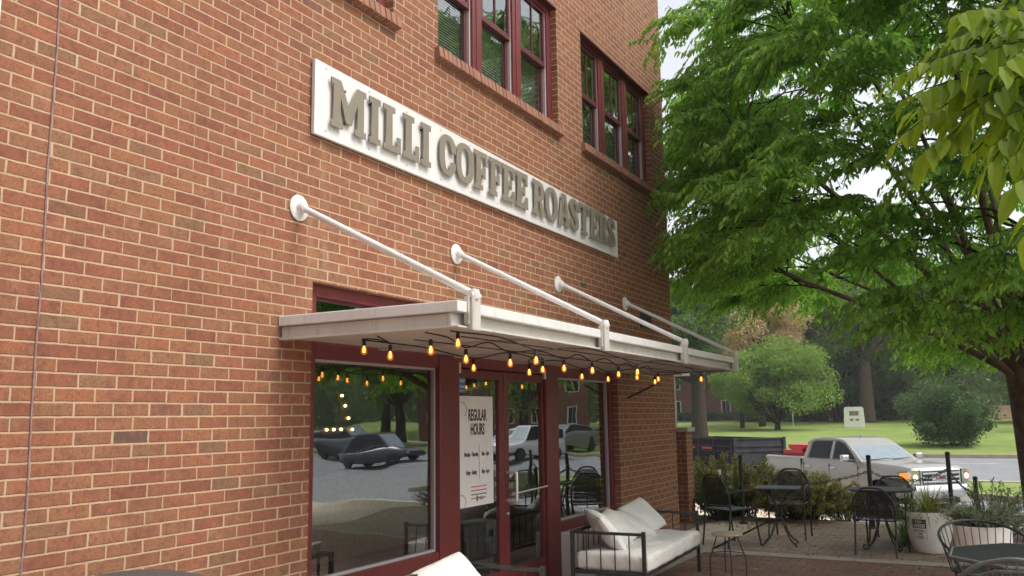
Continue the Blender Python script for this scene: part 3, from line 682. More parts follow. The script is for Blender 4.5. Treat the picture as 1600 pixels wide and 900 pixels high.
def se(w, h, cx, cy, n=2.6, k=28, a0=0, a1=360):
    out = []
    for i in range(k+(0 if a1-a0 == 360 else 1)):
        a = R(a0+(a1-a0)*i/k); c, s = math.cos(a), math.sin(a)
        out.append((cx+w/2*abs(c)**(2/n)*(1 if c >= 0 else -1), cy+h/2*abs(s)**(2/n)*(1 if s >= 0 else -1)))
    return out
def L_I(w): a = (w-.22)/2; s = .13; return [[(0, 0), (w, 0), (w, s), (w-a, s), (w-a, 1-s), (w, 1-s), (w, 1), (0, 1), (0, 1-s), (a, 1-s), (a, s), (0, s)]]
def L_L(w): return [[(0, 0), (w, 0), (w, .36), (w-.12, .36), (w-.12, .14), (.32, .14), (.32, .87), (.42, .87), (.42, 1), (0, 1), (0, .87), (.1, .87), (.1, .13), (0, .13)]]
def L_F(w): return [[(0, 0), (.42, 0), (.42, .13), (.32, .13), (.32, .40), (w-.22, .40), (w-.22, .32), (w-.10, .32), (w-.10, .62), (w-.22, .62), (w-.22, .54), (.32, .54), (.32, .86), (w-.12, .86), (w-.12, .66), (w, .66), (w, 1), (0, 1), (0, .87), (.1, .87), (.1, .13), (0, .13)]]
def L_E(w): return [[(0, 0), (w, 0), (w, .34), (w-.12, .34), (w-.12, .14), (.32, .14), (.32, .43), (w-.26, .43), (w-.26, .36), (w-.15, .36), (w-.15, .64), (w-.26, .64), (w-.26, .57), (.32, .57), (.32, .86), (w-.12, .86), (w-.12, .66), (w, .66), (w, 1), (0, 1), (0, .87), (.1, .87), (.1, .13), (0, .13)]]
def L_T(w): c = w/2; return [[(c-.22, 0), (c+.22, 0), (c+.22, .13), (c+.11, .13), (c+.11, .86), (w-.12, .86), (w-.12, .66), (w, .66), (w, 1), (0, 1), (0, .66), (.12, .66), (.12, .86), (c-.11, .86), (c-.11, .13), (c-.22, .13)]]
def L_M(w): c = w/2; return [[(0, 0), (.36, 0), (.36, .13), (.28, .13), (.28, .64), (c-.09, .16), (c+.09, .16), (w-.28, .64), (w-.28, .13), (w-.36, .13), (w-.36, 0), (w, 0), (w, .13), (w-.07, .13), (w-.07, .87), (w, .87), (w, 1), (w-.29, 1), (c, .50), (.29, 1), (0, 1), (0, .87), (.07, .87), (.07, .13), (0, .13)]]
def L_A(w): c = w/2; return [[(0, 0), (.34, 0), (.34, .13), (.275, .13), (.305, .26), (w-.305, .26), (w-.275, .13), (w-.34, .13), (w-.34, 0), (w, 0), (w, .13), (w-.06, .13), (c+.15, 1), (c-.15, 1), (.06, .13), (0, .13)], [(.34, .39), (w-.34, .39), (c, .80)]]
def L_O(w): return [se(w, 1, w/2, .5), se(w-.44, .72, w/2, .5)]
def L_C(w):
    o = se(w, 1, w/2, .5, a0=48, a1=312); i = se(w-.44, .72, w/2, .5, a0=312, a1=48) if False else list(reversed(se(w-.44, .72, w/2, .5, a0=52, a1=308)))
    return [o+[(w, .22), (w, .37), (w-.2, .37)]+i+[(w-.2, .60), (w, .60), (w, .80)]]
def L_R(w): return [[(0, 0), (.41, 0), (.41, .13), (.31, .13), (.31, .40), (.40, .40), (w-.30, .02), (w-.28, 0), (w, 0), (w, .13), (w-.09, .13), (w-.24, .44), (w-.13, .52), (w-.07, .64), (w-.07, .78), (w-.13, .90), (w-.25, .98), (w-.34, 1), (0, 1), (0, .87), (.09, .87), (.09, .13), (0, .13)],
                    [(.31, .54), (w-.38, .54), (w-.30, .60), (w-.28, .70), (w-.30, .80), (w-.38, .86), (.31, .86)]]
def L_S(w):
    cl = smooth_pts([(w-.12, .66, 0), (w-.11, .80, 0), (w-.22, .90, 0), (w/2-.03, .93, 0), (.15, .87, 0), (.11, .73, 0), (.2, .60, 0), (w/2, .50, 0), (w-.2, .41, 0), (w-.11, .28, 0), (w-.16, .13, 0), (w/2, .07, 0), (.22, .10, 0), (.11, .20, 0), (.12, .34, 0)], 3)
    lf = []; rt = []
    for i, p in enumerate(cl):
        t = (cl[min(i+1, len(cl)-1)]-cl[max(i-1, 0)]).normalized(); n = Vector((-t.y, t.x, 0))
        th = .11 if abs(n.x) > .6 else .082
        a = p+n*th; b = p-n*th
        lf.append((min(max(a.x, 0), w), min(max(a.y, 0), 1))); rt.append((min(max(b.x, 0), w), min(max(b.y, 0), 1)))
    return [lf+rt[::-1]]
LET = dict(M=L_M, I=L_I, L=L_L, C=L_C, O=L_O, F=L_F, E=L_E, R=L_R, A=L_A, S=L_S, T=L_T)
letters = [('M', 4.323, 4.696), ('I', 4.735, 4.865), ('L', 4.899, 5.113), ('L', 5.144, 5.352), ('I', 5.380, 5.516), ('C', 5.642, 5.885), ('O', 5.893, 6.165), ('F', 6.180, 6.405), ('F', 6.433, 6.658), ('E', 6.672, 6.906), ('E', 6.928, 7.168),
           ('R', 7.277, 7.545), ('O', 7.552, 7.829), ('A', 7.843, 8.120), ('S', 8.130, 8.345), ('T', 8.358, 8.640), ('E', 8.652, 8.900), ('R', 8.910, 9.165), ('S', 9.172, 9.392)]
LH = .342
for ch, a, b in letters:
    wd = (b-a)/LH
    z0 = 3.546
    curve_letter('letter', LET[ch](wd), .010, M['taupe'], sg, lambda u, v, d, a=a, z0=z0: (a+u*LH, 3.727+d, z0+v*LH))
mb = MB()
for ch, a, b in letters:
    for z in (3.60, 3.83): mb.box((a+b)/2-.008-.035, (a+b)/2-.035+.008, 3.730, 3.752, z-.008, z+.008)
mb.build('standoff', M['black'], sg)

# ================================================================== AWNING
AX0, AX1, AY, AZ0, AZ1 = 3.945, 9.93, 2.49, 2.075, 2.222
aw = thing('awning', (3.945, YW, 2.07), 'cream painted flat metal awning over the shopfront hung on white rods', 'awning')
MB().bbox(AX0, AX1, AY, YW-.003, AZ1-.062, AZ1, .006).build('roof_panel', M['awn_top'], aw)
fa = MB()
fa.bbox(AX0+.012, AX1-.012, AY+.05, AY+.07, AZ0+.008, AZ1-.064, .003); fa.bbox(AX0+.008, AX1-.008, AY+.004, AY+.075, AZ0, AZ0+.012, .003)
fa.bbox(AX0+.03, AX0+.05, AY+.071, YW-.003, AZ0+.008, AZ1-.064, .003); fa.bbox(AX1-.05, AX1-.03, AY+.071, YW-.003, AZ0+.008, AZ1-.064, .003)
fa.bbox(AX0+.008, AX0+.07, AY+.076, YW-.003, AZ0, AZ0+.012, .003); fa.bbox(AX1-.07, AX1-.008, AY+.076, YW-.003, AZ0, AZ0+.012, .003)
fa.build('fascia', M['awn'], aw)
so_ = MB(); so_.box(AX0+.071, AX1-.071, AY+.076, YW-.003, AZ0+.016, AZ0+.03); so_.build('soffit', M['soffit'], aw)
for i in range(1, 6):
    x = AX0+i*(AX1-AX0)/6; MB().box(x-.03, x+.03, AY+.08, YW-.02, AZ0-.004, AZ0+.0155).build('cross_beam', M['soffit'], aw)
M['rust'] = pbr('stained_cream_steel', (.50, .46, .39), .6, var=.15, scale=14, dirt=.75, dirtcol=(.09, .075, .06))
for i, xr in enumerate((4.10, 5.98, 7.92, 9.785)):
    br = MB(); br.bbox(xr-.045, xr+.045, AY-.028, AY+.003, AZ0-.012, AZ1+.045, .006); bo = br.build('bracket', M['awn'], aw)
    MB().bbox(xr-.062, xr-.047, AY-.012, AY+.018, AZ0+.02, AZ1+.03, .004).build('stained_plate', M['rust'], bo)
    rd = MB(); A = Vector((xr, YW-.05, 2.925)); B = Vector((xr, AY-.012, AZ1+.045))
    rd.tube([A, B], .021, 12); ro = rd.build('rod', M['rod'], aw)
    fl = MB(); fl.lathe([(.0, .002), (.082, .002), (.085, .010), (.078, .016), (.04, .020), (.036, .03), (.032, .055), (.0, .06)], 24, mat=Matrix.Translation((xr, YW, 2.935)) @ Matrix.Rotation(R(90), 4, 'X'))
    fl.lathe([(0, -.03), (.022, -.024), (.03, 0), (.022, .024), (0, .03)], 12, (A.x, A.y, A.z)); fl.build('flange', M['rod'], ro)
    cl = MB(); cl.lathe([(0, -.034), (.026, -.028), (.034, 0), (.026, .028), (0, .034)], 12, (B.x, B.y, B.z))
    cl.tube([(xr-.05, B.y, B.z-.005), (xr+.05, B.y, B.z-.005)], .018, 10); cl.build('clevis', M['rod'], ro)

# string lights ------------------------------------------------------
bulbs = dict(A=[(4.10, 2.77, 2.03), (4.486, 2.774, 2.0), (4.986, 2.743, 2.0), (5.807, 2.742, 2.0), (6.232, 2.70, 2.0), (6.956, 2.772, 2.0), (7.565, 2.834, 2.0), (8.17, 2.842, 2.0)],
             B=[(4.194, 3.322, 2.065), (4.169, 3.106, 2.02), (5.303, 3.215, 2.0), (5.831, 2.93, 2.0), (6.109, 3.189, 2.0), (7.097, 3.177, 2.0), (7.801, 3.217, 2.0), (8.799, 3.098, 2.0)],
             C=[(4.12, 2.60, 2.062), (4.884, 2.50, 2.0), (6.739, 2.52, 2.0), (8.531, 2.52, 2.0)])
slabs = {'A': 'string of amber bulbs along the middle of the awning underside', 'B': 'string of amber bulbs nearest the shop wall under the awning', 'C': 'string of four amber bulbs just behind the awning front edge'}
SOC = MB(); SOC.lathe([(0, .0), (.012, 0), (.014, -.006), (.016, -.05), (.0165, -.052), (0, -.052)], 12)
GLS = MB(); GLS.lathe([(.0135, -.052), (.015, -.060), (.024, -.082), (.0285, -.103), (.026, -.122), (.014, -.134), (0, -.138)], 16)
FIL = MB()
for k in range(5):
    a = k*2*math.pi/5; FIL.tube([(.003*math.cos(a), .003*math.sin(a), -.06), (.011*math.cos(a), .011*math.sin(a), -.085), (.008*math.cos(a), .008*math.sin(a), -.115)], .0012, 4)
def mesh_of(mb, name, m):
    o = mb.build(name, m); me = o.data; bpy.data.objects.remove(o); return me
me_s, me_g, me_f = mesh_of(SOC, 'bulb_socket', M['black_soft']), mesh_of(GLS, 'bulb_glass', M['bulb']), mesh_of(FIL, 'filament', M['filament'])
def add_child(name, me, parent, loc=(0, 0, 0)):
    o = bpy.data.objects.new(name, me); COL.objects.link(o); o.parent = parent; o.location = loc; return o
for key, bl in bulbs.items():
    st = thing('string_light', (4, bl[0][1], 2.07), slabs[key], 'string lights', 'strings of amber bulbs under the awning')
    bl = sorted(bl); path = [(AX0+.1, bl[0][1], AZ0-.008)]; rnd = random.Random(ord(key))
    drops = MB()
    for i, (x, y, z) in enumerate(bl):
        if i:
            px, py, pz = bl[i-1]; nseg = max(1, int((x-px)/.7)); 
            for j in range(nseg):
                t0 = (j+.5)/nseg; path.append((px+(x-px)*t0, py+(y-py)*t0, AZ0-.010-rnd.uniform(0, .022)))
                if j < nseg-1: path.append((px+(x-px)*(j+1)/nseg, py+(y-py)*(j+1)/nseg, AZ0-.006))
        path.append((x, y, z+.012 if z < 2.03 else AZ0-.008))
    path.append((AX1-.25, bl[-1][1], AZ0-.008))
    cb = MB(); cb.tube(smooth_pts(path, 7), .0045, 6)
    if key != 'C': cb.tube(smooth_pts([(AX0+.4, bl[0][1]-.05, AZ0-.01), (6, bl[0][1]-.1, AZ0-.012), (AX1-.3, bl[0][1]-.1, AZ0-.014)], 6), .004, 6)
    cb.build('cable', M['black_soft'], st)
    for (x, y, z) in bl:
        so1 = add_child('bulb', me_g, st, Vector((x, y, z+.004))-st.location); so1.scale = (.74, .74, .68)
        add_child('socket', me_s, so1); add_child('filament', me_f, so1)

# small fittings on the wall
o = MB().bbox(10.30, 10.67, YW-.02, YW+.004, 2.69, 2.90, .004).build('wall_vent', M['black']); tag(o, 'dark square vent grille in the brick above the last awning rod', 'vent')
mbv = MB()
for k in range(8): mbv.box(10.315, 10.655, YW-.028, YW-.021, 2.70+k*.025, 2.712+k*.025)
mbv.build('louvre', M['black_soft'], o)
o = MB().tube([(9.75, YW-.0, 1.80), (9.80, YW-.06, 1.83), (9.9, YW-.36, 1.98)], .012, 8).build('wall_bracket', M['black']); tag(o, 'thin black diagonal bracket on the brick pier under the awning', 'bracket')
dp = MB(); dp.bbox(1.93, 2.085, YW-.11, YW-.004, .1, 9.3, .012); o = dp.build('downspout', M['rod']); tag(o, 'white rectangular downspout running up the brick wall at left edge', 'downspout')
for z in (4.35, 6.3): MB().box(1.90, 2.11, YW-.114, YW-.003, z, z+.03).build('strap', M['rod'], o)

# poster and sticker
YP = YF+.012
po = thing('poster', (6.16, YP, .85), 'tall white REGULAR HOURS poster taped inside the left door glass', 'poster')
MB().box(6.165, 6.735, YP-.0015, YP+.001, .855, 1.775).build('sheet', M['paper'], po)
def pf(cx, cz): return lambda u, v, d: (cx+u, YP-.0035-d, cz+v)
text_obj('headline', 'REGULAR', M['ink'], po, pf(6.47, 1.61), size=.135, sx=.52, bold=.0035, depth=.0004)
text_obj('headline', 'HOURS', M['ink'], po, pf(6.47, 1.49), size=.135, sx=.52, bold=.0035, depth=.0004)
for z, a, b in ((1.285, 'Monday - Thursday', '8am - 5pm'), (1.135, 'Friday - Sunday', '8am - 6pm')):
    text_obj('hours_line', a, M['ink'], po, pf(6.365, z), size=.055, sx=.52, bold=.0008, depth=.0004)
    text_obj('hours_line', b, M['ink'], po, pf(6.60, z), size=.055, sx=.52, bold=.0008, depth=.0004)
mb = MB(); mb.box(6.492, 6.495, YP-.0035, YP-.002, 1.08, 1.36); mb.build('divider', M['ink'], po)
for i, (t, mt) in enumerate((('', 'red_ink'), ('', 'red_ink'), ('', 'ink'), ('', 'red_ink'))):
    mb = MB(); x = 6.36; rnd = random.Random(i+3)
    while x < 6.60:
        l = rnd.uniform(.015, .04); mb.box(x, x+l, YP-.0035, YP-.002, 1.015-i*.032-.005, 1.015-i*.032+.004); x += l+.008
    mb.build('small_print', M[mt], po)
text_obj('logo', 'MILLI', M['ink'], po, pf(6.52, .915), size=.042, sx=.9, depth=.0004)
mb = MB(); mb.prism(se(.022, .05, 6.455, .915), 'y', YP-.0035, YP-.002)
for (x0, z0, s) in ((6.20, .90, 1), (6.22, 1.66, -1)):
    for k in range(9):
        a = k/8*2.4; px, pz = x0+.09*math.sin(a)*.8, z0+s*.0+.06*math.cos(a); mb.box(px-.003, px+.003, YP-.0035, YP-.002, pz-.006, pz+.006)
mb.build('leaf_doodle', M['ink'], po)
stk = thing('sticker', (6.11, YF-.031, 1.78), 'small blue square sticker with white script beside the poster', 'sticker')
MB().box(6.160, 6.275, YF+.006, YF+.009, 1.80, 1.945).build('sticker_sheet', M['blue_sticker'], stk)
mb = MB()
for (dz, wv) in ((.11, 7), (.06, 9)):
    mb.tube([(6.170+i*.0065, YF+.005, 1.795+dz*.95+.014*math.sin(i*wv*.22)) for i in range(15)], .0028, 4)
mb.tube([(6.17, YF+.005, 1.815), (6.26, YF+.005, 1.82)], .002, 4)
mb.build('script', M['paper'], stk)

# ================================================================== FURNITURE
def cushion_mb(w, d, h, n=14, pw=2.6, seed=0, sag=0, mat=None, mb=None, dents=.02):
    """soft pillow: w, d outline, h thickness, centred; puffed middle, pinched edges"""
    rnd = np.random.default_rng(seed); mb = mb or MB()
    ph = rnd.uniform(0, 6, 8)
    def H(u, v):
        e = (max(0, 1-abs(u)**pw)*max(0, 1-abs(v)**pw))**.38
        wr = 1+dents*4*(.35*math.sin(3.1*u+ph[0]+1.5*math.sin(2.2*v+ph[1]))+.3*math.sin(5.3*v+ph[2]+u*2.1)+.2*math.sin(9*u+ph[3])*math.sin(7*v+ph[4]))
        return h/2*e*wr
    vs = []; fs = []
    for s in (1, -1):
        for i in range(n+1):
            for j in range(n+1):
                u = math.sin(math.pi/2*(-1+2*i/n)); v = math.sin(math.pi/2*(-1+2*j/n))
                pin = 1-.05*(abs(u)**4*(1-abs(v)**2)+0); pin2 = 1-.05*(abs(v)**4*(1-abs(u)**2))
                z = s*H(u, v)
                vs.append((u*w/2*(1-.03*(1-abs(v))*abs(u)), v*d/2*(1-.03*(1-abs(u))*abs(v)), z-sag*(1-u*u)))
    m = (n+1)**2
    for i in range(n):
        for j in range(n):
            a = i*(n+1)+j; fs.append((a, a+n+1, a+n+2, a+1)); b = m+a; fs.append((b, b+1, b+n+2, b+n+1))
    return mb.add(vs, fs, True, mat)
def block_cushion(x0, x1, y0, y1, z0, z1, seed, mb):
    """boxy seat cushion with soft crown and piped edges"""
    bm = bmesh.new(); bmesh.ops.create_cube(bm, size=1)
    for v in bm.verts: v.co = Vector((v.co.x*(x1-x0), v.co.y*(y1-y0), v.co.z*(z1-z0)))
    bmesh.ops.bevel(bm, geom=bm.edges[:], offset=.035, segments=4, affect='EDGES', profile=.5)
    bmesh.ops.subdivide_edges(bm, edges=[e for e in bm.edges if e.calc_length() > .2], cuts=9, use_grid_fill=True)
    rnd = random.Random(seed); p = [rnd.uniform(0, 6) for _ in range(5)]
    for v in bm.verts:
        u, t = v.co.x/(x1-x0)*2, v.co.y/(y1-y0)*2
        if v.co.z > 0: v.co.z += .018*(1-u*u)*(1-t*t)+.006*math.sin(4*u+p[0]+2*t)+.005*math.sin(7*t+p[1]+u)-.012*math.exp(-((u-.2)**2+(t+.1)**2)*6)
        v.co.x += .006*math.sin(5*t+p[2]); v.co.y += .006*math.sin(6*u+p[3])
    return mb.bm(bm, Matrix.Translation(((x0+x1)/2, (y0+y1)/2, (z0+z1)/2)), True)
SL, SD, SZA, SZR = 1.83, .65, .60, .27
def make_sofa(label):
    # posts, rails, spindles, cushions
    t = thing('garden_sofa', (0, 0, 0), label, 'sofa', 'black metal sofas along the shop wall')
    f = MB()
    for x in (0, SL):
        for y in (0, SD): f.bbox(x-.016, x+.016, y-.016, y+.016, 0, SZA+(.012 if y == 0 else 0), .003)
    f.bbox(.016, SL-.016, -.012, .012, SZR-.03, SZR, .003); f.bbox(.016, SL-.016, SD-.012, SD+.012, SZR-.03, SZR, .003)
    f.bbox(.016, SL-.016, SD-.012, SD+.012, SZA-.03, SZA, .003)
    loc_build(f, 'frame', M['black'], t)
    for x in (0, SL):
        a = MB(); a.bbox(x-.012, x+.012, .016, SD-.016, SZA-.025, SZA, .003); a.bbox(x-.012, x+.012, .016, SD-.016, SZR-.03, SZR, .003)
        for k in range(1, 5): y = SD*k/5; a.tube([(x, y, SZR-.01), (x, y, SZA-.012)], .006, 6)
        loc_build(a, 'armrest', M['black'], t)
    b = MB()
    for k in range(1, 14): x = SL*k/14; b.tube([(x, SD, SZR), (x, SD, SZA-.01)], .006, 6)
    loc_build(b, 'backrest', M['black'], t)
    sl = MB()
    for k in range(8): x = .1+k*(SL-.2)/7; sl.box(x-.02, x+.02, .012, SD-.012, SZR-.022, SZR-.014)
    loc_build(sl, 'slat', M['black'], t)
    for k in range(3):
        c = MB(); block_cushion(.025+k*.594, .025+(k+1)*.594-.004, -.035, SD-.02, SZR, SZR+.145, k+5, c); loc_build(c, 'seat_cushion', M['cushion'], t)
    for k, (cx, tilt, rz, lean, dy) in enumerate(((.27, 52, 34, 6, -.12), (.72, 38, -6, 12, -.07), (1.14, 30, 14, -20, -.09), (1.56, 44, -20, 14, -.06))):
        m4 = Matrix.Translation((cx, SD-.09+dy, SZR+.145+.03+.165*math.sin(R(tilt)))) @ Matrix.Rotation(R(rz), 4, 'Z') @ Matrix.Rotation(R(tilt), 4, 'X') @ Matrix.Rotation(R(lean), 4, 'Z')
        c = MB(); cushion_mb(.47, .40, .15, mat=m4, mb=c, seed=k+2, dents=.035); loc_build(c, 'pillow', M['cushion'], t)
    return t
sofa = make_sofa('black metal sofa with white cushions below the right shop window'); sofa.location = (7.17, 2.68, 0); sofa.rotation_euler = (0, 0, R(2.8))
s2 = copy_tree(sofa, loc=(3.46, 2.69, 0), rz=0, label='black metal sofa before the doors, cut by the bottom edge, one white pillow showing')
pl_ = sorted([c for c in s2.children if c.name.startswith('pillow')], key=lambda c: sum(v.co.x for v in c.data.vertices))
for c in pl_[:3]: bpy.data.objects.remove(c)
pl_[3].location = (-.03, 0, -.055)
# stool
st = thing('stool', (8.86, 2.43, 0), 'small round stool with pale wooden seat and thin bent black legs', 'stool')
loc_build(MB().lathe([(0, .395), (.145, .395), (.155, .402), (.155, .415), (.148, .42), (0, .421)], 32), 'seat', M['wood'], st)
for k in range(4):
    a = R(25+90*k); c, s = math.cos(a), math.sin(a)
    loc_build(MB().tube(smooth_pts([(c*.10, s*.10, .395), (c*.15, s*.15, .24), (c*.175, s*.175, .17), (c*.175, s*.175, .0)], 4), .0065, 8), 'leg', M['black'], st)
loc_build(MB().tube([(math.cos(R(i*15))*.158, math.sin(R(i*15))*.158, .215) for i in range(25)], .005, 6), 'ring', M['black'], st)

# arched bistro chair (local: seat faces +X, backrest at -X)
def make_bistro_chair(label):
    t = thing('bistro_chair', (0, 0, 0), label, 'chair', 'black arched metal bistro chairs')
    W, D, SH, TH = .44, .42, .44, .86
    # arch with rear legs running to the floor
    pts = [(-.30, -W/2, 0), (-.24, -W/2, SH), (-.27, -W/2+.0, .66), (-.295, -W/2+.045, .77), (-.31, -W/4, .845), (-.315, 0, TH), (-.31, W/4, .845), (-.295, W/2-.045, .77), (-.27, W/2, .66), (-.24, W/2, SH), (-.30, W/2, 0)]
    loc_build(MB().tube(smooth_pts(pts, 5), .0115, 8), 'back_frame', M['black'], t)
    bk = MB(); g = []
    for i in range(9):
        z = .50+i*.042; hw = W/2-.025 if z < .70 else (W/2-.025)*math.sqrt(max(0.05, 1-((z-.70)/.16)**2))
        g.append([(-.245-(z-SH)*.16, y*hw, z) for y in (-1, -.5, 0, .5, 1)])
    vs = [p for r_ in g for p in r_]; fs = [(i*5+j, i*5+j+1, i*5+j+6, i*5+j+5) for i in range(8) for j in range(4)]
    bk.add(vs, fs, True); bk.add([(x+.004, y, z) for x, y, z in vs], [tuple(reversed(f)) for f in fs], True)
    loc_build(bk, 'back_panel', M['screen'], t)
    br = MB()
    br.tube([(-.247, -W/2+.012, .49), (-.25, 0, .485), (-.247, W/2-.012, .49)], .008, 6)
    loc_build(br, 'back_rail', M['black'], t)
    s = MB(); s.tube(smooth_pts([(-.22, -W/2+.01, SH), (.0, -W/2+.01, SH+.006), (.17, -W/2+.02, SH+.004), (.2, -W/2+.06, SH-.008), (.205, 0, SH-.012), (.2, W/2-.06, SH-.008), (.17, W/2-.02, SH+.004), (0, W/2-.01, SH+.006), (-.22, W/2-.01, SH)], 4), .010, 8)
    s.tube([(-.22, -W/2+.01, SH), (-.22, W/2-.01, SH)], .009, 6)
    loc_build(s, 'seat_frame', M['black'], t)
    s = MB(); s.box(-.215, .195, -W/2+.02, W/2-.02, SH-.004, SH+.002); loc_build(s, 'seat', M['screen'], t)
    for sg_ in (-1, 1):
        y = sg_*(W/2)
        a = MB(); a.tube(smooth_pts([(-.262, y, .64), (-.10, y*1.06, .665), (.08, y*1.08, .66), (.16, y*1.06, .62), (.185, y*1.03, .52), (.175, y*.99, SH)], 5), .010, 8)
        loc_build(a, 'armrest', M['black'], t)
        loc_build(MB().tube(smooth_pts([(.175, y*.98, SH), (.19, y*1.0, .25), (.235, y*1.04, 0)], 4), .0105, 8), 'leg', M['black'], t)
    return t
def face(c, tx, ty, loc): c.location = loc; c.rotation_euler = (0, 0, math.atan2(ty-loc[1], tx-loc[0]))
chA = make_bistro_chair('black bistro chair nearest the shop, its mesh back to the camera beside the shrub'); face(chA, 11.6, 2.55, (10.98, 2.93, 0))
chB = copy_tree(chA, label='black bistro chair standing behind the small square table next to the shrub'); face(chB, 10.9, 2.4, (11.85, 2.42, 0))
chC = copy_tree(chA, label='black bistro chair with its back to us before the scroll legged round table'); face(chC, 12.2, 1.02, (10.98, 1.22, 0)); chC.scale = (1, 1, .87)
chD = copy_tree(chA, label='black bistro chair beyond the scroll legged round table, only its arch showing'); face(chD, 10.9, 1.3, (12.05, 1.22, 0)); chD.scale = (1, 1, .9)
def make_table(label, cx, cy, rx, sq, scroll, h=.69):
    t = thing('bistro_table', (cx, cy, 0), label, 'table', 'black metal cafe tables')
    b = MB()
    if sq: b.bbox(-rx, rx, -rx, rx, h-.022, h, .006)
    else: b.lathe([(0, h-.02), (rx-.005, h-.022), (rx, h-.012), (rx-.006, h), (0, h+.001)], 36)
    loc_build(b, 'tabletop', M['grey_top'], t)
    for k in range(4):
        a = R(45+90*k); c, s = math.cos(a), math.sin(a)
        if scroll:
            P = [(c*.20, s*.20, h-.02), (c*.10, s*.10, h-.16), (c*.05, s*.05, h-.32), (c*.09, s*.09, .22), (c*.17, s*.17, .07), (c*.25, s*.25, .008), (c*.29, s*.29, .03), (c*.275, s*.275, .06), (c*.25, s*.25, .045)]
        else: P = [(c*.30, s*.30, h-.02), (c*.12, s*.12, h-.10), (c*.03, s*.03, h-.28), (c*.05, s*.05, .30), (c*.16, s*.16, .10), (c*.28, s*.28, .008)]
        loc_build(MB().tube(smooth_pts(P, 5), .0105, 8), 'leg', M['black'], t)
    loc_build(MB().tube([(math.cos(R(i*20))*.055, math.sin(R(i*20))*.055, h-.33) for i in range(19)], .007, 6), 'collar', M['black'], t)
    return t
M['grey_top'] = pbr('dark_grey_tabletop', (.035, .038, .042), .55, var=.15, scale=20, spec=.25)
tA = make_table('small square black table between two bistro chairs beside the shrub', 11.25, 2.42, .27, True, False); tA.rotation_euler = (0, 0, R(8))
tB = make_table('round dark table with scrolled feet behind the chair in the middle of the patio', 11.38, 1.25, .36, False, True)
# large mesh table lower right: octagonal top
M['table_mesh'] = pbr('dark_green_grey_mesh_top', (.018, .022, .020), .85, spec=.12, var=.2, scale=60, bump=.6, bscale=400)
t3 = thing('patio_table', (6.52, -.20, -.03), 'large octagonal dark patio table at the lower right corner', 'table')
oc = [(.55*math.cos(R(22.5+45*k)), .55*math.sin(R(22.5+45*k))) for k in range(8)]
loc_build(MB().prism(oc, 'z', .705, .712), 'tabletop', M['table_mesh'], t3)
loc_build(MB().tube([(x, y, .70) for x, y in oc]+[(oc[0][0], oc[0][1], .70), (oc[1][0], oc[1][1], .70)], .014, 8), 'rim', M['grey_iron'], t3)
for k in range(4):
    a = R(45+90*k); c, s = math.cos(a), math.sin(a)
    loc_build(MB().tube(smooth_pts([(c*.45, s*.45, .70), (c*.38, s*.38, .5), (c*.30, s*.30, .3), (c*.36, s*.36, .1), (c*.46, s*.46, .01)], 5), .014, 8), 'leg', M['grey_iron'], t3)
# barrel-back wire chair behind it
wc = thing('wire_chair', (7.42, .13, 0), 'black barrel chair with wire spindle back behind the octagonal table', 'chair')
def arc(r, z, a0=70, a1=290, n=20, lift=0, cx=0):
    out = []
    for i in range(n+1):
        a = R(a0+(a1-a0)*i/n); f = math.sin(math.pi*i/n); out.append((cx+r*math.cos(a), r*math.sin(a), z+lift*f))
    return out
top_arc = arc(.30, .60, lift=.155); low_arc = arc(.235, .43)
loc_build(MB().tube(top_arc, .010, 8), 'top_rail', M['black'], wc)
loc_build(MB().tube(low_arc+[(.2, .2, .43), (.25, 0, .43), (.2, -.2, .43), low_arc[0]], .009, 8), 'seat_frame', M['black'], wc)
sp = MB()
for i in range(1, 20): sp.tube([low_arc[i], top_arc[i]], .0035, 5)
loc_build(sp, 'spindle', M['black'], wc)
loc_build(MB().lathe([(0, .42), (.225, .42), (.23, .43), (0, .435)], 28), 'seat', M['table_mesh'], wc)
for k in range(4):
    a = R(45+90*k); c, s = math.cos(a), math.sin(a); loc_build(MB().tube([(c*.23, s*.23, .43), (c*.27, s*.27, 0)], .010, 8), 'leg', M['black'], wc)
for s in (-1, 1): loc_build(MB().tube(smooth_pts([top_arc[0 if s > 0 else -1], (.17, .29*s, .60), (.22, .27*s, .54), (.2, .22*s, .43)], 5), .010, 8), 'armrest', M['black'], wc)
face(wc, 6.4, -.2, (7.42, .13, 0))
# ornate iron chair nearest the camera
ic = thing('iron_chair', (0, 0, 0), 'grey wrought iron chair with crested back nearest the camera, lower right corner', 'chair')
W = .60
crest = [(-.26, -W/2, 0), (-.25, -W/2, .44), (-.29, -W/2, .62), (-.31, -W/2+.03, .74), (-.33, -W/2+.12, .815), (-.335, -.10, .845), (-.34, 0, .862), (-.335, .10, .845), (-.33, W/2-.12, .815), (-.31, W/2-.03, .74), (-.29, W/2, .62), (-.25, W/2, .44), (-.26, W/2, 0)]
loc_build(MB().tube(smooth_pts(crest, 5), .0125, 8), 'back_frame', M['grey_iron'], ic)
inner = [(-.25, -W/2+.055, .46), (-.285, -W/2+.055, .62), (-.31, -W/2+.09, .73), (-.325, -.12, .79), (-.33, 0, .80), (-.325, .12, .79), (-.31, W/2-.09, .73), (-.285, W/2-.055, .62), (-.25, W/2-.055, .46)]
loc_build(MB().tube(smooth_pts(inner, 5), .008, 8), 'inner_arch', M['grey_iron'], ic)
sp = MB()
for k in range(13):
    y = -W/2+.075+k*(W-.15)/12; zt_ = .80-.32*(abs(y)/(W/2))**3.2
    sp.tube([(-.245, y, .46), (-.31, y, zt_-.005)], .0045, 5)
for y in (-.05, 0, .05): sp.tube([(-.332, y, .80), (-.335, y*.8, .85)], .005, 5)
loc_build(sp, 'spindle', M['grey_iron'], ic)
sc_ = MB()
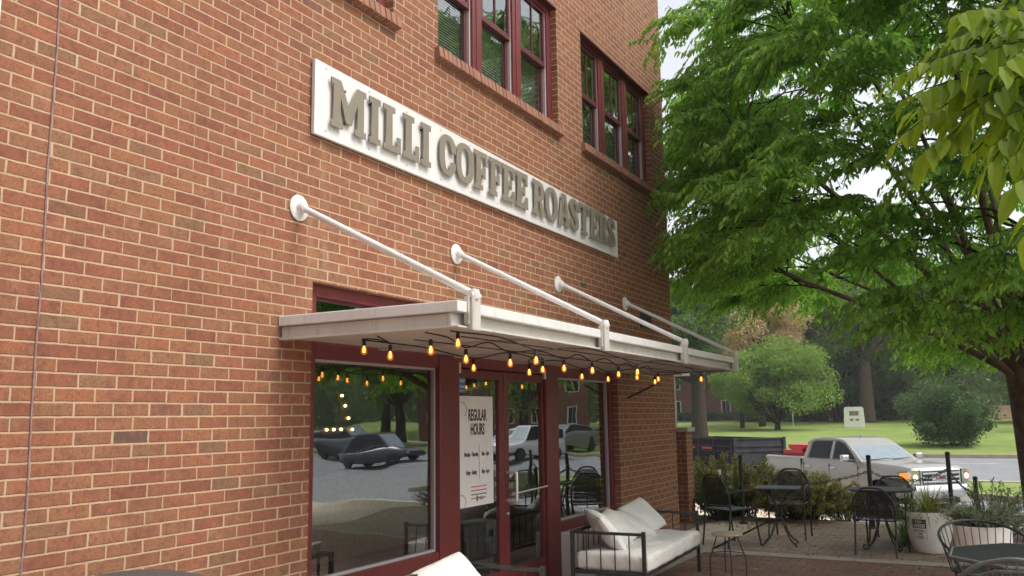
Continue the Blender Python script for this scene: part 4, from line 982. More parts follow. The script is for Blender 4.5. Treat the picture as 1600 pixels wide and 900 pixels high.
for s in (-1, 1):
    sc_.tube([(-.29, s*(.10+.05*math.cos(a*.5)*(1-a/18)), .62+.06*math.sin(a*.5)*(1-a/18)) for a in range(0, 18)], .006, 5)
    sc_.tube([(-.30, s*(.02+.045*math.cos(a*.5)*(1-a/18)), .71+.05*math.sin(a*.5)*(1-a/18)) for a in range(0, 18)], .006, 5)
loc_build(sc_, 'scroll', M['grey_iron'], ic)
loc_build(MB().bbox(-.24, .24, -W/2+.02, W/2-.02, .43, .446, .006), 'seat', M['table_mesh'], ic)
for s in (-1, 1):
    loc_build(MB().tube(smooth_pts([(-.292, s*W/2, .64), (-.05, s*(W/2+.03), .66), (.15, s*(W/2+.03), .63), (.20, s*(W/2+.01), .54), (.17, s*W/2, .44)], 5), .012, 8), 'armrest', M['grey_iron'], ic)
    loc_build(MB().tube([(.2, s*(W/2-.03), .44), (.23, s*(W/2-.01), 0)], .012, 8), 'leg', M['grey_iron'], ic)
face(ic, 6.5, -.25, (5.36, -.09, 0))

# planters ------------------------------------------------------------
PLP = [(0, 0), (.15, 0), (.175, .02), (.215, .14), (.245, .27), (.262, .40), (.266, .455), (.262, .465), (.243, .462), (.24, .40), (0, .39)]
def make_pot(x, y, label, s=1.0, rs=1.0):
    t = thing('planter', (x, y, 0), label, 'planter', 'tapered white plant pots')
    loc_build(MB().lathe([(r*rs, z*s) for r, z in PLP], 40), 'pot', M['pot'], t)
    loc_build(MB().lathe([(0, .41*s), (.236*rs, .405*s)], 30), 'soil', M['soil'], t)
    return t
p1 = make_pot(11.26, .745, 'tapered white pot with small black and white notice, yellow green straps growing in it')
p2 = make_pot(8.14, .15, 'taller white pot of silvery feathery plants behind the wire chair', 1.46, .80)
# notice on the first pot, curved with it
def on_pot(px, py, s=1.0, ang0=None):
    def fn(u, v, d):
        z = v; r = np.interp(z, [q[1] for q in PLP[1:7]], [q[0] for q in PLP[1:7]])*s+.003+d
        a = ang0+u/.24
        return (px+r*math.cos(a), py+r*math.sin(a), z)
    return fn
nt_ = thing('notice', (11.1, .7, .2), 'black and white NO ALCOHOL BEYOND THIS POINT notice on the white pot', 'sign')
a0 = R(160)
fn = on_pot(11.26, .745, ang0=a0)
def patch(name, u0, u1, v0, v1, m, d=0.0):
    mb = MB(); n = 8
    vs = [fn(u0+(u1-u0)*i/n, v, d) for v in (v0, v1) for i in range(n+1)]
    mb.add(vs, [(i, i+1, i+n+2, i+n+1) for i in range(n)]); return mb.build(name, m, nt_)
u_c = .0
patch('plate', -.078, .078, .165, .395, M['paper'], 0); patch('border', -.073, .073, .29, .388, M['ink'], .0012)
patch('white_band', -.06, .06, .30, .335, M['paper'], .0022)
def fl(cz): return lambda u, v, d: fn(u, cz+v, .0034+d)
text_obj('notice_text', '- NO -', M['paper'], nt_, fl(.362), size=.042, sx=.95, bold=.0008, depth=.0002)
text_obj('notice_text', 'ALCOHOL', M['ink'], nt_, fl(.317), size=.032, sx=.8, bold=.001, depth=.0002)
for z, s in ((.262, 'BEYOND'), (.225, 'THIS'), (.19, 'POINT')): text_obj('notice_text', s, M['ink'], nt_, fl(z), size=.033, sx=.85, bold=.0006, depth=.0002)
for (u0, u1, v0, v1) in ((-.073, -.070, .172, .29), (.070, .073, .172, .29), (-.07, .07, .172, .175)): patch('border', u0, u1, v0, v1, M['ink'], .0012)
def straps(parent, c, n, L, m, name='foliage', spread=.9, w=.014, seed=1):
    rnd = np.random.default_rng(seed); V = []; F = []
    for i in range(n):
        a = rnd.uniform(0, 2*math.pi); tilt = rnd.uniform(.15, spread); l = L*rnd.uniform(.6, 1.1)
        d = np.array([math.cos(a), math.sin(a)]); b0 = np.array(c)+np.array([*(d*rnd.uniform(0, .12)), 0]); o = len(V); side = np.array([-d[1], d[0], 0])
        for k in range(7):
            t = k/6; r = l*math.sin(tilt)*t*(1+.5*t); z = l*(math.cos(tilt)*t*1.25-.75*t*t*tilt)
            p = b0+np.array([d[0]*r, d[1]*r, z]); ww = w*(1-t)**.6*.5
            V += [p-side*ww, p+side*ww]
        F += [(o+2*k, o+2*k+1, o+2*k+3, o+2*k+2) for k in range(6)]
    return np_mesh(name, np.array(V), np.array(F), m, parent, smooth=True, off=parent.location)
straps(p1, (11.26, .745, .42), 150, .42, M['leaf_yellow'], spread=1.25)
straps(p1, (11.36, .95, .38), 90, .38, M['leaf_mid'], spread=1.2, seed=4)
def bushy(parent, c, R_, Hh, nst, nl, L, m, name='foliage', seed=3, stem_m=None, droop=.2, ratio=.3, base_r=.12, stem_r=.004):
    rnd = np.random.default_rng(seed); P = []; D = []; stems = MB(); c = np.array(c, float)
    for i in range(nst):
        a = rnd.uniform(0, 2*math.pi); rr = R_*math.sqrt(rnd.uniform(.02, 1)); h = Hh*rnd.uniform(.5, 1.0)*(1-.35*(rr/R_)**2)
        b = c+np.array([math.cos(a)*base_r*rnd.uniform(0, 1), math.sin(a)*base_r*rnd.uniform(0, 1), 0]); tip = c+np.array([math.cos(a)*rr, math.sin(a)*rr, h])
        mid = b*.5+tip*.5+np.array([0, 0, h*.28]); pts = []
        for k in range(9):
            t = k/8; pts.append((1-t)**2*b+2*t*(1-t)*mid+t*t*tip)
        stems.tube(pts, [stem_r*(1-.6*k/8) for k in range(9)], 4, False)
        pts = np.array(pts)
        for j in range(nl):
            t = rnd.uniform(.25, 1)**.8; q = t*8; k = min(int(q), 7); p = pts[k]+(pts[k+1]-pts[k])*(q-k)
            dd = unit((pts[k+1]-pts[k])+rnd.normal(0, .6, 3)*np.linalg.norm(pts[k+1]-pts[k])*1.4); dd[2] -= droop
            P.append(p+rnd.normal(0, .012, 3)); D.append(dd)
    stems.build('stem', stem_m or M['bark_dark'], parent)
    P = np.array(P); return leaves(name, P, np.array(D), L*rnd.uniform(.6, 1.2, len(P)), m, parent, ratio=ratio, off=parent.location)
bushy(p2, (8.14, .13, .62), .33, .24, 120, 46, .032, M['leaf_silver'], ratio=.28, droop=0, seed=5)
p3 = thing('silvery_shrub', (12.0, .15, 0), 'loose silver green shrub between the white pots and the tree trunk', 'shrub')
bushy(p3, (12.0, .12, .0), .62, .80, 120, 44, .05, M['leaf_silver'], ratio=.3, droop=.05, seed=9)
p4 = thing('grassy_plant', (11.85, 1.0, 0), 'green strappy plant on the ground behind the white pot with the notice', 'plant')
straps(p4, (11.85, 1.02, 0), 160, .5, M['leaf_mid'], spread=1.1, seed=8); straps(p4, (11.9, .85, 0), 90, .55, M['leaf_yellow'], spread=.9, seed=18)

# chain posts
posts = [(13.16, 3.35, 0, .97), (13.26, 1.58, 0, .97), (13.75, .60, 0, 1.0), (14.5, .30, -.09, .62)]
plab = ['black chain post beside the shrub, nearest the brick building', 'black chain post in front of the pickup truck door', 'black chain post in front of the truck grille', 'shorter black chain post at the right edge of the truck grille']
for (x, y, z0, z1), lb in zip(posts, plab):
    t = thing('chain_post', (x, y, z0), lb, 'post', 'black chain posts at the patio edge')
    MB().tube([(x, y, z0), (x, y, z1)], .030, 12).build('pole', M['black'], t); MB().lathe([(0, 0), (.07, 0), (.07, .012), (.035, .02), (.03, .05)], 16, (x, y, z0+.002)).build('foot', M['black'], t)
    MB().lathe([(.031, 0), (.034, .005), (.034, .03), (.02, .042), (0, .045)], 12, (x, y, z1-.01)).build('cap', M['black'], t)
def chain(a, b, sag, label):
    mb = MB(); n = int((Vector(b)-Vector(a)).length/.042)
    for i in range(n):
        t0 = i/n; t1 = (i+1.25)/n
        def Pp(t): return Vector(a).lerp(Vector(b), t)-Vector((0, 0, sag*4*t*(1-t)))
        p, q = Pp(t0), Pp(min(t1, 1)); d = (q-p).normalized(); s = d.cross(Vector((0, 0, 1))).normalized(); u = d.cross(s); w_ = (s if i % 2 else u)*.014
        mb.tube([p-w_*.3, p+w_+d*.01, q+w_-d*.01, q, q-w_-d*.01, p-w_+d*.01, p-w_*.3], .0065, 4, False)
    o = mb.build('chain', M['grey_iron']); tag(o, label, 'chain', 'chains between the posts')
chain((13.16, 3.35, .78), (13.26, 1.58, .78), .17, 'sagging dark chain between the shrub post and the post by the truck door')
chain((13.26, 1.58, .78), (13.75, .60, .80), .15, 'short dark chain hanging across the front wheel and bumper of the truck')
chain((13.75, .60, .78), (14.5, .30, .42), .08, 'shortest dark chain running in front of the truck grille')

# shrubs at the patio edge
sh1 = thing('shrub', (14.15, 3.75, -.03), 'arching brown green shrub growing against the brick corner', 'shrub', 'arching shrubs at the patio edge')
bushy(sh1, (14.2, 3.8, -.05), 1.0, 1.08, 230, 75, .062, M['leaf_shrub'], seed=21, droop=.25, ratio=.42, base_r=.35, stem_r=.006)
sh2 = thing('shrub', (14.1, 2.55, 0), 'arching olive shrub spreading right behind the square table', 'shrub', 'arching shrubs at the patio edge')
bushy(sh2, (14.25, 2.75, -.05), 1.05, .80, 240, 75, .062, M['leaf_shrub'], seed=22, droop=.3, ratio=.42, base_r=.35, stem_r=.006)
sh3 = thing('low_green_plant', (13.2, 3.9, 0), 'fresh green low plant at the foot of the brown shrub', 'plant')
bushy(sh3, (13.45, 3.78, 0), .42, .62, 80, 40, .055, M['leaf_shrub_green'], seed=23, droop=.2, ratio=.5, base_r=.2)
sh4 = thing('low_shrub', (14.3, 1.9, 0), 'low leafy shrub tips over the concrete beside the square table', 'shrub')
bushy(sh4, (14.4, 2.1, -.06), .62, .55, 110, 40, .05, M['leaf_shrub'], seed=24, droop=.35, ratio=.45, base_r=.25)
# fallen leaves on the paving
n = 420; P = np.stack([RNG.uniform(9.2, 14.5, n), RNG.uniform(-.2, 3.9, n), np.full(n, .010)], 1)
P2 = np.stack([RNG.uniform(12.6, 14.6, 500), RNG.uniform(2.2, 4.2, 500), np.full(500, .014)], 1); P = np.concatenate([P, P2]); n = len(P)
D = np.stack([RNG.normal(0, 1, n), RNG.normal(0, 1, n), RNG.normal(0, .12, n)], 1)
M['leaf_dead'] = leaf_mat('fallen_leaf', (.16, .09, .05), (.30, .20, .12), (.42, .33, .22), trans=.1)
fo = leaves('fallen_leaves', P, D, RNG.uniform(.03, .07, n), M['leaf_dead'], None, ratio=.5); tag(fo, 'brown fallen leaves scattered on the brick paving', 'fallen leaves', kind='stuff')

# porch beyond the building corner
pc = thing('porch', (13.1, 4.3, 0), 'brick porch pier with pale cap and beam just past the building corner', 'porch')
MB().box(12.95, 13.25, 4.10, 4.60, -.1, 1.34).build('brick_pier', M['brick'], pc)
MB().bbox(12.91, 13.29, 4.06, 4.64, 1.34, 1.41, .01).build('cap_stone', M['concrete'], pc)
MB().tube([(13.1, 4.3, 1.41), (13.1, 4.3, 2.2)], .02, 8).build('pole', M['rod'], pc)
MB().bbox(12.9, 13.3, 4.1, 7.0, 2.2, 2.38, .01).build('beam', M['awn_top'], pc)

# dark rounded chair back poking into the bottom edge by the wall
dk = thing('lounge_chair', (2.9, 3.3, 0), 'dark grey rounded chair back just showing at the lower left edge', 'chair')
MB().lathe([(0, .0), (.28, 0), (.31, .45), (.33, .78), (.30, .835), (.2, .86), (0, .865)], 28, (2.60, 3.30, .07)).build('backrest', pbr('dark_wicker', (.06, .05, .05), .7, var=.3, scale=60, bump=.6, bscale=150), dk)

# ================================================================== VEHICLES
def boolean(o, cutter):
    md = o.modifiers.new('b', 'BOOLEAN'); md.operation = 'DIFFERENCE'; md.object = cutter; md.solver = 'EXACT'; md.material_mode = 'TRANSFER'
    bpy.context.view_layer.update(); dg = bpy.context.evaluated_depsgraph_get()
    me = bpy.data.meshes.new_from_object(o.evaluated_get(dg), depsgraph=dg)
    o.modifiers.clear(); o.data = me; bpy.data.objects.remove(cutter)
def loft(stations, m, name, parent, n_side=1):
    """stations: (x, zlow, zbelt, ztop, half width, half width at top)"""
    rings = []
    for x, zl, zb, zt2, hw, ht in stations:
        h = [(0, zl), (hw*.86, zl), (hw*.97, zl+.05), (hw, zl+(zb-zl)*.45), (hw*.995, zb-.10), (hw*.97, zb-.02), (ht, zt2-.035), (ht-.05, zt2), (ht*.5, zt2+.012), (0, zt2+.016)]
        ring = [(x, -y, z) for y, z in h]+[(x, y, z) for y, z in reversed(h[1:-1])]
        rings.append(ring)
    k = len(rings[0]); mb = MB(); vs = [p for r_ in rings for p in r_]
    fs = [(i*k+j, i*k+(j+1) % k, (i+1)*k+(j+1) % k, (i+1)*k+j) for i in range(len(rings)-1) for j in range(k)]
    fs += [tuple(reversed(range(k))), tuple((len(rings)-1)*k+j for j in range(k))]
    mb.add(vs, fs, True); return loc_build(mb, name, m, parent)
def cyl_cut(x, y0, y1, z, r):
    mb = MB(); mb.lathe([(0, 0), (r, 0), (r, y1-y0), (0, y1-y0)], 32, mat=Matrix.Translation((x, y1, z)) @ Matrix.Rotation(R(90), 4, 'X')); return mb.build('cut', M['black_soft'])
def wheel(parent, x, y, r, side, wd=.25):
    t = MB(); t.lathe([(r*.62, -wd/2), (r*.93, -wd/2), (r, -wd/2+.04), (r, wd/2-.04), (r*.93, wd/2), (r*.62, wd/2)], 36, mat=Matrix.Translation((x, y, r)) @ Matrix.Rotation(R(90*side), 4, 'X'))
    to = loc_build(t, 'wheel', M['tyre'], parent)
    rm = MB(); m4 = Matrix.Translation((x, y, r)) @ Matrix.Rotation(R(90), 4, 'X') if side < 0 else Matrix.Translation((x, y, r)) @ Matrix.Rotation(R(-90), 4, 'X')
    f = wd/2
    rm.lathe([(0, f-.03), (.07, f-.03), (.075, f-.05), (r*.5, f-.06), (r*.63, f-.015), (r*.63, -f+.02), (0, -f+.02)], 36, mat=m4)
    for k in range(6):
        a = k*math.pi/3; mm = m4 @ Matrix.Rotation(a, 4, 'Z'); rm.box(.05, r*.60, -.035, .035, f-.055, f-.018, mm)
    loc_build(rm, 'rim', M['steel'], to)
def make_pickup():
    t = thing('pickup_truck', (22.80, 1.18, -.865), 'silver beige crew cab pickup truck with red boxes in its bed', 'truck', rz=0)
    h = R(223.2); t.rotation_euler = (0, 0, math.atan2(math.cos(h), math.sin(h)))
    body = loft([(-.02, .62, 1.00, 1.10, .84, .70), (-.10, .55, 1.05, 1.19, .93, .80), (-.35, .50, 1.08, 1.24, .985, .86), (-.9, .46, 1.12, 1.27, 1.0, .90), (-1.45, .44, 1.16, 1.30, 1.0, .92), (-1.7, .42, 1.18, 1.31, 1.0, .93), (-4.02, .42, 1.20, 1.32, 1.0, .94), (-4.06, .42, 1.20, 1.345, 1.0, .965), (-5.7, .52, 1.2, 1.345, 1.0, .965), (-5.80, .56, 1.2, 1.33, .97, .94)], M['silver'], 'body', t)
    body.parent = None; body.location = (0, 0, 0)
    for x in (-.98, -4.62):
        boolean(body, cyl_cut(x, -1.2, -.62, .42, .485)); boolean(body, cyl_cut(x, .62, 1.2, .42, .485))
    boolean(body, MB().box(-5.70, -4.16, -.86, .86, .80, 1.6).build('cut', M['black_soft']))
    body.parent = t
    for p in body.data.polygons: p.use_smooth = True
    try: body.data.set_sharp_from_angle(angle=R(28))
    except Exception: pass
    # cab
    cb = MB(); B = [(-1.62, .90, 1.29), (-2.45, .74, 1.80), (-2.75, .72, 1.85), (-3.55, .72, 1.85), (-3.86, .74, 1.80), (-4.02, .90, 1.29)]
    rings = []
    prof = [(-1.62, 1.29), (-2.38, 1.78), (-2.55, 1.835), (-2.9, 1.868), (-3.4, 1.868), (-3.78, 1.83), (-3.90, 1.77), (-4.03, 1.29)]
    def hwz(z): return .925-(z-1.29)/.58*.20
    nP = len(prof)
    vs = [(x, -hwz(z), z) for x, z in prof]+[(x, -hwz(z)+.10, z+.012 if 0 < i < nP-1 else z) for i, (x, z) in enumerate(prof)]+[(x, hwz(z)-.10, z+.012 if 0 < i < nP-1 else z) for i, (x, z) in enumerate(prof)]+[(x, hwz(z), z) for x, z in prof]
    fs = [tuple(range(nP)), tuple(reversed(range(3*nP, 4*nP)))]
    for a in range(3): fs += [(a*nP+i, (a+1)*nP+i, (a+1)*nP+i+1, a*nP+i+1) for i in range(nP-1)]
    cb.add(vs, fs, True); loc_build(cb, 'cab', M['silver'], t)
    def side_glass(poly, nm, s):
        vs = [(x, s*(hwz(z)+.004), z) for x, z in poly]; mb = MB(); mb.add(vs, [tuple(range(len(vs)))]); return loc_build(mb, nm, M['dark_glass'], t)
    for s in (-1, 1):
        side_glass([(-1.86, 1.345), (-2.78, 1.335), (-2.78, 1.79), (-2.62, 1.785), (-2.42, 1.73)], 'door_window', s)
        side_glass([(-2.90, 1.335), (-3.80, 1.33), (-3.74, 1.74), (-3.62, 1.785), (-2.90, 1.79)], 'door_window', s)
        mb = MB()
        for pl in ([(-1.84, 1.325), (-2.42, 1.75), (-2.62, 1.805), (-3.62, 1.805), (-3.78, 1.75), (-3.84, 1.315)],):
            mb.tube([(x, s*(hwz(z)+.002), z) for x, z in pl+[pl[0]]], .007, 5)
        loc_build(mb, 'window_trim', M['black'], t)
        # door shut lines and handles
        mb = MB()
        for x in (-1.72, -2.84, -3.93):
            mb.box(x-.004, x+.004, s*.99-.012, s*.99+.012, .50, 1.20)
        mb.box(-4.045, -4.035, s*.985-.02, s*.985+.02, .48, 1.30)
        mb.box(-3.93, -1.72, s*.985-.012, s*.985+.008, .498, .504)
        loc_build(mb, 'shut_line', M['black_soft'], t)
        for x in (-2.66, -3.72):
            loc_build(MB().bbox(x-.11, x+.11, s*1.015-.018, s*1.015+.018, 1.085, 1.125, .012), 'door_handle', M['chrome'], t)
        mr = MB(); mr.bbox(-1.98, -1.86, s*1.20-.13, s*1.20+.10, 1.30, 1.47, .035); loc_build(mr, 'wing_mirror', M['chrome'], t)
        loc_build(MB().bbox(-1.965, -1.90, s*1.02-.10, s*1.02+.10, 1.285, 1.32, .01), 'mirror_arm', M['black'], t)
        loc_build(MB().bbox(-1.42, -1.30, s*1.005-.006, s*1.005+.006, 1.02, 1.05, .003), 'badge', M['chrome'], t)
        # side step
        loc_build(MB().tube([(-1.75, s*1.0, .38), (-3.9, s*1.0, .38)], .045, 8), 'side_step', M['black'], t)
        # arch lip
        for x in (-.98, -4.62):
            mb = MB(); mb.tube([(x+.50*math.cos(R(a)), s*1.0, .42+.50*math.sin(R(a))) for a in range(-10, 191, 10)], .022, 6); loc_build(mb, 'wheel_arch', M['silver'], t)
    # windscreen
    mb = MB(); e = .006
    def ws(x, z, f): return (x+e, f*(hwz(z)-.09), z+e)
    a, b = (-1.70, 1.345), (-2.36, 1.765)
    mb.add([ws(*a, -1), ws(*a, 1), ws(*b, 1), ws(*b, -1)], [(0, 1, 2, 3)]); loc_build(mb, 'windscreen', M['shield'], t)
    mb = MB(); mb.tube([(-1.66, -.6, 1.335), (-1.72, .05, 1.365)], .010, 5); mb.tube([(-1.66, .1, 1.335), (-1.72, .68, 1.365)], .010, 5); loc_build(mb, 'wiper', M['black'], t)
    loc_build(MB().box(-4.05, -4.035, -.7, .7, 1.40, 1.74), 'rear_window', M['dark_glass'], t)
    # front end
    g = MB(); g.bbox(-.06, .012, -.62, .62, .78, 1.165, .02); loc_build(g, 'grille', M['chrome'], t)
    g = MB(); g.bbox(-.05, .022, -.565, .565, .82, 1.13, .015); gi = loc_build(g, 'grille_inset', M['black_soft'], t)
    g = MB()
    for z in (.875, .975, 1.075): g.bbox(0, .036, -.56, .56, z-.026, z+.02, .008)
    loc_build(g, 'grille_bar', M['chrome'], t)
    loc_build(MB().bbox(.03, .042, -.30, .30, .90, 1.045, .01), 'emblem_plate', M['chrome'], t)
    mtx = lambda u, v, d: (.046+d, u, .973+v)
    cu = text_obj('emblem', 'GMC', M['red_emblem'], None, mtx, size=.135, sx=1.25, bold=.004, depth=.002, space=1.05); cu.parent = t
    for s in (-1, 1):
        hl = MB(); hl.add([(-.02, s*.64, .84), (-.02, s*.64, 1.16), (-.10, s*.90, 1.15), (-.36, s*.985, 1.10), (-.30, s*.985, .90), (-.08, s*.90, .84)], [(0, 1, 2, 5), (5, 2, 3, 4)]);
        hl.add([(x-.03, y*.97, z) for x, y, z in [(-.02, s*.64, .84), (-.02, s*.64, 1.16), (-.10, s*.90, 1.15), (-.36, s*.985, 1.10), (-.30, s*.985, .90), (-.08, s*.90, .84)]], [(0, 1, 2, 5), (5, 2, 3, 4)])
        for i, v in enumerate(hl.v): hl.v[i] = Vector((v.x+.035, v.y*1.012, v.z))
        ho = loc_build(hl, 'headlight', M['chrome'], t)
        loc_build(MB().lathe([(0, 0), (.075, 0), (.07, .02), (0, .03)], 16, mat=Matrix.Translation((.015, s*.78, .99)) @ Matrix.Rotation(R(90), 4, 'Y')), 'lamp', M['lamp_white'], ho)
        al = MB(); al.add([(-.02, s*.925, .90), (-.02, s*.93, 1.11), (-.26, s*1.006, 1.08), (-.22, s*1.006, .92)], [(0, 1, 2, 3)]); loc_build(al, 'indicator', M['amber'], ho)
        fl_ = MB(); fl_.bbox(-.03, .035, s*.70-.10, s*.70+.10, .50, .60, .01); fo_ = loc_build(fl_, 'fog_lamp_housing', M['black_soft'], t)
        loc_build(MB().lathe([(0, 0), (.04, 0), (.035, .01), (0, .014)], 12, mat=Matrix.Translation((.036, s*.70, .55)) @ Matrix.Rotation(R(90), 4, 'Y')), 'fog_lamp', M['lamp_white'], fo_)
        loc_build(MB().tube(smooth_pts([(.05, s*.38, .40), (.14, s*.38, .41), (.14, s*.38, .49), (.05, s*.38, .50)], 3), .016, 6), 'tow_hook', M['black'], t)
    bp = MB(); pts = [(-.42, 1.0), (-.10, .97), (.045, .80), (.075, .5), (.085, 0)]
    ring = [(x, -y) for x, y in pts]+[(x, y) for x, y in reversed(pts[:-1])]
    for i in range(len(ring)-1):
        (x0, y0), (x1, y1) = ring[i], ring[i+1]
        bp.add([(x0, y0, .56), (x1, y1, .56), (x1, y1, .73), (x0, y0, .73), (x0-.03, y0*.97, .80), (x1-.03, y1*.97, .80), (x0-.02, y0*.98, .50), (x1-.02, y1*.98, .50)], [(0, 1, 2, 3), (3, 2, 5, 4), (6, 7, 1, 0)], True)
    bo = loc_build(bp, 'bumper', M['chrome'], t)
    loc_build(MB().bbox(-.3, .045, -.82, .82, .36, .52, .03), 'air_dam', M['silver_low'], t)
    loc_build(MB().bbox(-.2, .053, -.5, .5, .40, .485, .01), 'lower_intake', M['black_soft'], t)
    for x in (-.98, -4.62):
        for s in (-1, 1): wheel(t, x, s*.86, .405, s)
    loc_build(MB().box(-5.5, -.3, -.7, .7, .34, .5), 'chassis', M['black_soft'], t)
    loc_build(MB().bbox(-5.98, -5.80, -.95, .95, .55, .72, .03), 'rear_bumper', M['chrome'], t)
    loc_build(MB().lathe([(0, .05), (.012, .04), (.02, 0)], 8, (-2.7, 0, 1.876)), 'roof_aerial', M['black'], t)
    return t
M['red_emblem'] = pbr('red_emblem', (.14, .02, .02), .4, var=.05)
M['silver_low'] = pbr('painted_valance', (.32, .30, .26), .5, var=.08)
trk = make_pickup(); trk.scale = (.965, .95, .975)
mw = Matrix.Translation(trk.location) @ trk.rotation_euler.to_matrix().to_4x4() @ Matrix.Diagonal((.965, .95, .975, 1))
for k, (x, y, z, sx, sy, sz, lab) in enumerate(((-4.50, -.45, .80, .5, .6, .72, 'red tool box nearest the cab in the truck bed'), (-5.0, -.35, .80, .5, .6, .68, 'red tool box towards the tail of the truck bed'), (-4.52, -.42, 1.525, .66, .7, .13, 'flat red tray lying on top of the boxes in the truck bed'), (-4.6, .42, .80, .7, .6, .55, 'red tool box on the far side of the truck bed'))):
    t = thing('tool_box', mw @ Vector((x, y, z)), lab, 'box', 'red boxes in the truck bed'); t.rotation_euler = trk.rotation_euler
    loc_build(MB().bbox(-sx/2, sx/2, -sy/2, sy/2, 0.01, sz*.8, .02), 'container', M['red'], t); loc_build(MB().bbox(-sx/2-.015, sx/2+.015, -sy/2-.015, sy/2+.015, sz*.8, sz, .015), 'lid', M['red'], t)

# dump trailer behind the truck
tr = thing('dump_trailer', (31.0, 8.1, gz(31)), 'dark steel dump trailer parked behind the pickup truck', 'trailer')
h = R(223.2); tr.rotation_euler = (0, 0, math.atan2(math.cos(h), math.sin(h)))   # local +X = forward, -Y = side we see
TL_, TW_, TZ0, TZ1 = 4.6, 2.05, .62, 1.62
loc_build(MB().bbox(-TL_, 0, -.03, .03, TZ0, TZ1, .01, ), 'near_side_panel', M['trailer'], tr)
loc_build(MB().bbox(-TL_, 0, TW_-.03, TW_+.03, TZ0, TZ1, .01), 'far_side_panel', M['trailer'], tr)
loc_build(MB().bbox(-.03, .03, .031, TW_-.031, TZ0, TZ1, .01), 'front_panel', M['trailer_grey'], tr)
loc_build(MB().bbox(-TL_-.03, -TL_+.03, .031, TW_-.031, TZ0, TZ1, .01), 'tailgate', M['trailer'], tr)
loc_build(MB().box(-TL_, 0, 0.03, TW_-.03, TZ0, TZ0+.06), 'bed_floor', M['trailer'], tr)
mb = MB()
for z in (TZ0+.05, 1.18, 1.36, TZ1):
    mb.bbox(-TL_, .05, -.07, -.031, z-.025, z+.025, .006); mb.bbox(.031, .07, -.03, TW_+.03, z-.025, z+.025, .006)
loc_build(mb, 'rail', M['trailer_rail'] if 'trailer_rail' in M else M['trailer_grey'], tr)
for x in (-.05, -1.2, -2.3, -3.4, -4.55): loc_build(MB().bbox(x-.04, x+.04, -.09, -.031, TZ0, TZ1, .006), 'upright', M['trailer_grey'], tr)
for a_, b_ in ((-.05, .06), (TW_-.06, TW_+.05)): loc_build(MB().bbox(.031, .10, a_, b_, TZ0, TZ1+.04, .006), 'upright', M['trailer_grey'], tr)
mb = MB(); mb.bbox(-TL_, 1.2, .5, .6, .45, .6, .01); mb.bbox(-TL_, 1.2, TW_-.6, TW_-.5, .45, .6, .01); mb.bbox(1.0, 1.9, .95, 1.1, .45, .58, .01)
loc_build(mb, 'chassis', M['black'], tr)
for x in (-2.0, -2.9):
    for y, s in ((-.18, -1), (TW_+.18, 1)): wheel(tr, x, y, .36, s, .22)
loc_build(MB().bbox(-3.4, -1.5, -.34, -.03, .76, .80, .01), 'mudguard', M['trailer'], tr)
for x in (-1.7, -2.9): loc_build(MB().bbox(x-.35, x+.35, -.078, -.071, 1.24, 1.31, .002), 'marker_light', M['red'], tr)

# cars across the road (seen only as reflections in the shop glass, and from the side)
def make_car(label, loc, head, m, suv=False, s=1.0):
    t = thing('parked_car', loc, label, 'car', 'cars across the road'); t.rotation_euler = (0, 0, head)
    top = 1.10 if suv else .92
    loft([(2.3, .45, .62, .72, .70, .6), (2.15, .35, .72, .84, .84, .72), (1.2, .28, .85, .97, .9, .78), (.9, .26, .88, top, .9, .8), (-1.6, .26, .9, top+.02, .9, .8), (-2.2, .35, .88, top, .84, .74), (-2.35, .5, .8, .9, .7, .6)], m, 'body', t)
    roof = 1.68 if suv else 1.44
    prof = [(.95, top), (.25, roof-.04), (-.2, roof), (-1.1, roof-.01), ((-2.1 if suv else -1.45), roof-.10), ((-2.25 if suv else -2.0), top+.01)]
    n_ = len(prof); hw_ = lambda z: .80-(z-top)/(roof-top)*.2
    cb = MB(); vs = [(x, -hw_(z), z) for x, z in prof]+[(x, hw_(z), z) for x, z in prof]
    cb.add(vs, [tuple(range(n_)), tuple(reversed(range(n_, 2*n_)))]+[(i, n_+i, n_+i+1, i+1) for i in range(n_-1)], False); loc_build(cb, 'roof', m, t)
    wn = MB()
    for sgn in (-1, 1):
        pl = [(.80, top+.03), (.22, roof-.09), (-.15, roof-.06), (-1.1, roof-.07), (prof[4][0]+.1, roof-.15), (prof[5][0]+.25, top+.04)]
        wn.add([(x, sgn*(hw_(z)+.006), z) for x, z in pl], [tuple(range(len(pl)))])
    loc_build(wn, 'side_window', M['dark_glass'], t)
    f = MB(); f.add([(.93, -.7, top+.03), (.93, .7, top+.03), (.28, .58, roof-.06), (.28, -.58, roof-.06)], [(0, 1, 2, 3)]); loc_build(f, 'windscreen', M['shield'], t)
    for v in f.v: pass
    for x in (1.4, -1.4):
        for sgn in (-1, 1): wheel(t, x, sgn*.80, .33, sgn, .22)
    for sgn in (-1, 1): loc_build(MB().bbox(2.12, 2.3, sgn*.62-.13, sgn*.62+.13, .62, .74, .03), 'headlight', M['lamp_white_off'], t); loc_build(MB().bbox(-2.36, -2.2, sgn*.66-.12, sgn*.66+.12, .74, .86, .03), 'tail_light', M['red'], t)
    return t
M['lamp_white_off'] = pbr('clear_lamp', (.6, .6, .6), .2)
make_car('dark sedan on the road, mirrored in the left shop window', (37.3, -20.5, gz(37.3)), R(95), M['car_dark'])
make_car('black boxy car further back, mirrored in the left shop window', (43.2, -27.5, gz(43)), R(92), M['car_dark'], True)
make_car('white estate car nearest, mirrored in the right door glass', (40.5, -13.6, gz(40.5)), R(200), M['car_white'], True)
make_car('white saloon behind the estate car, mirrored in the right door glass', (43.5, -16.0, gz(43)), R(200), M['car_white'])
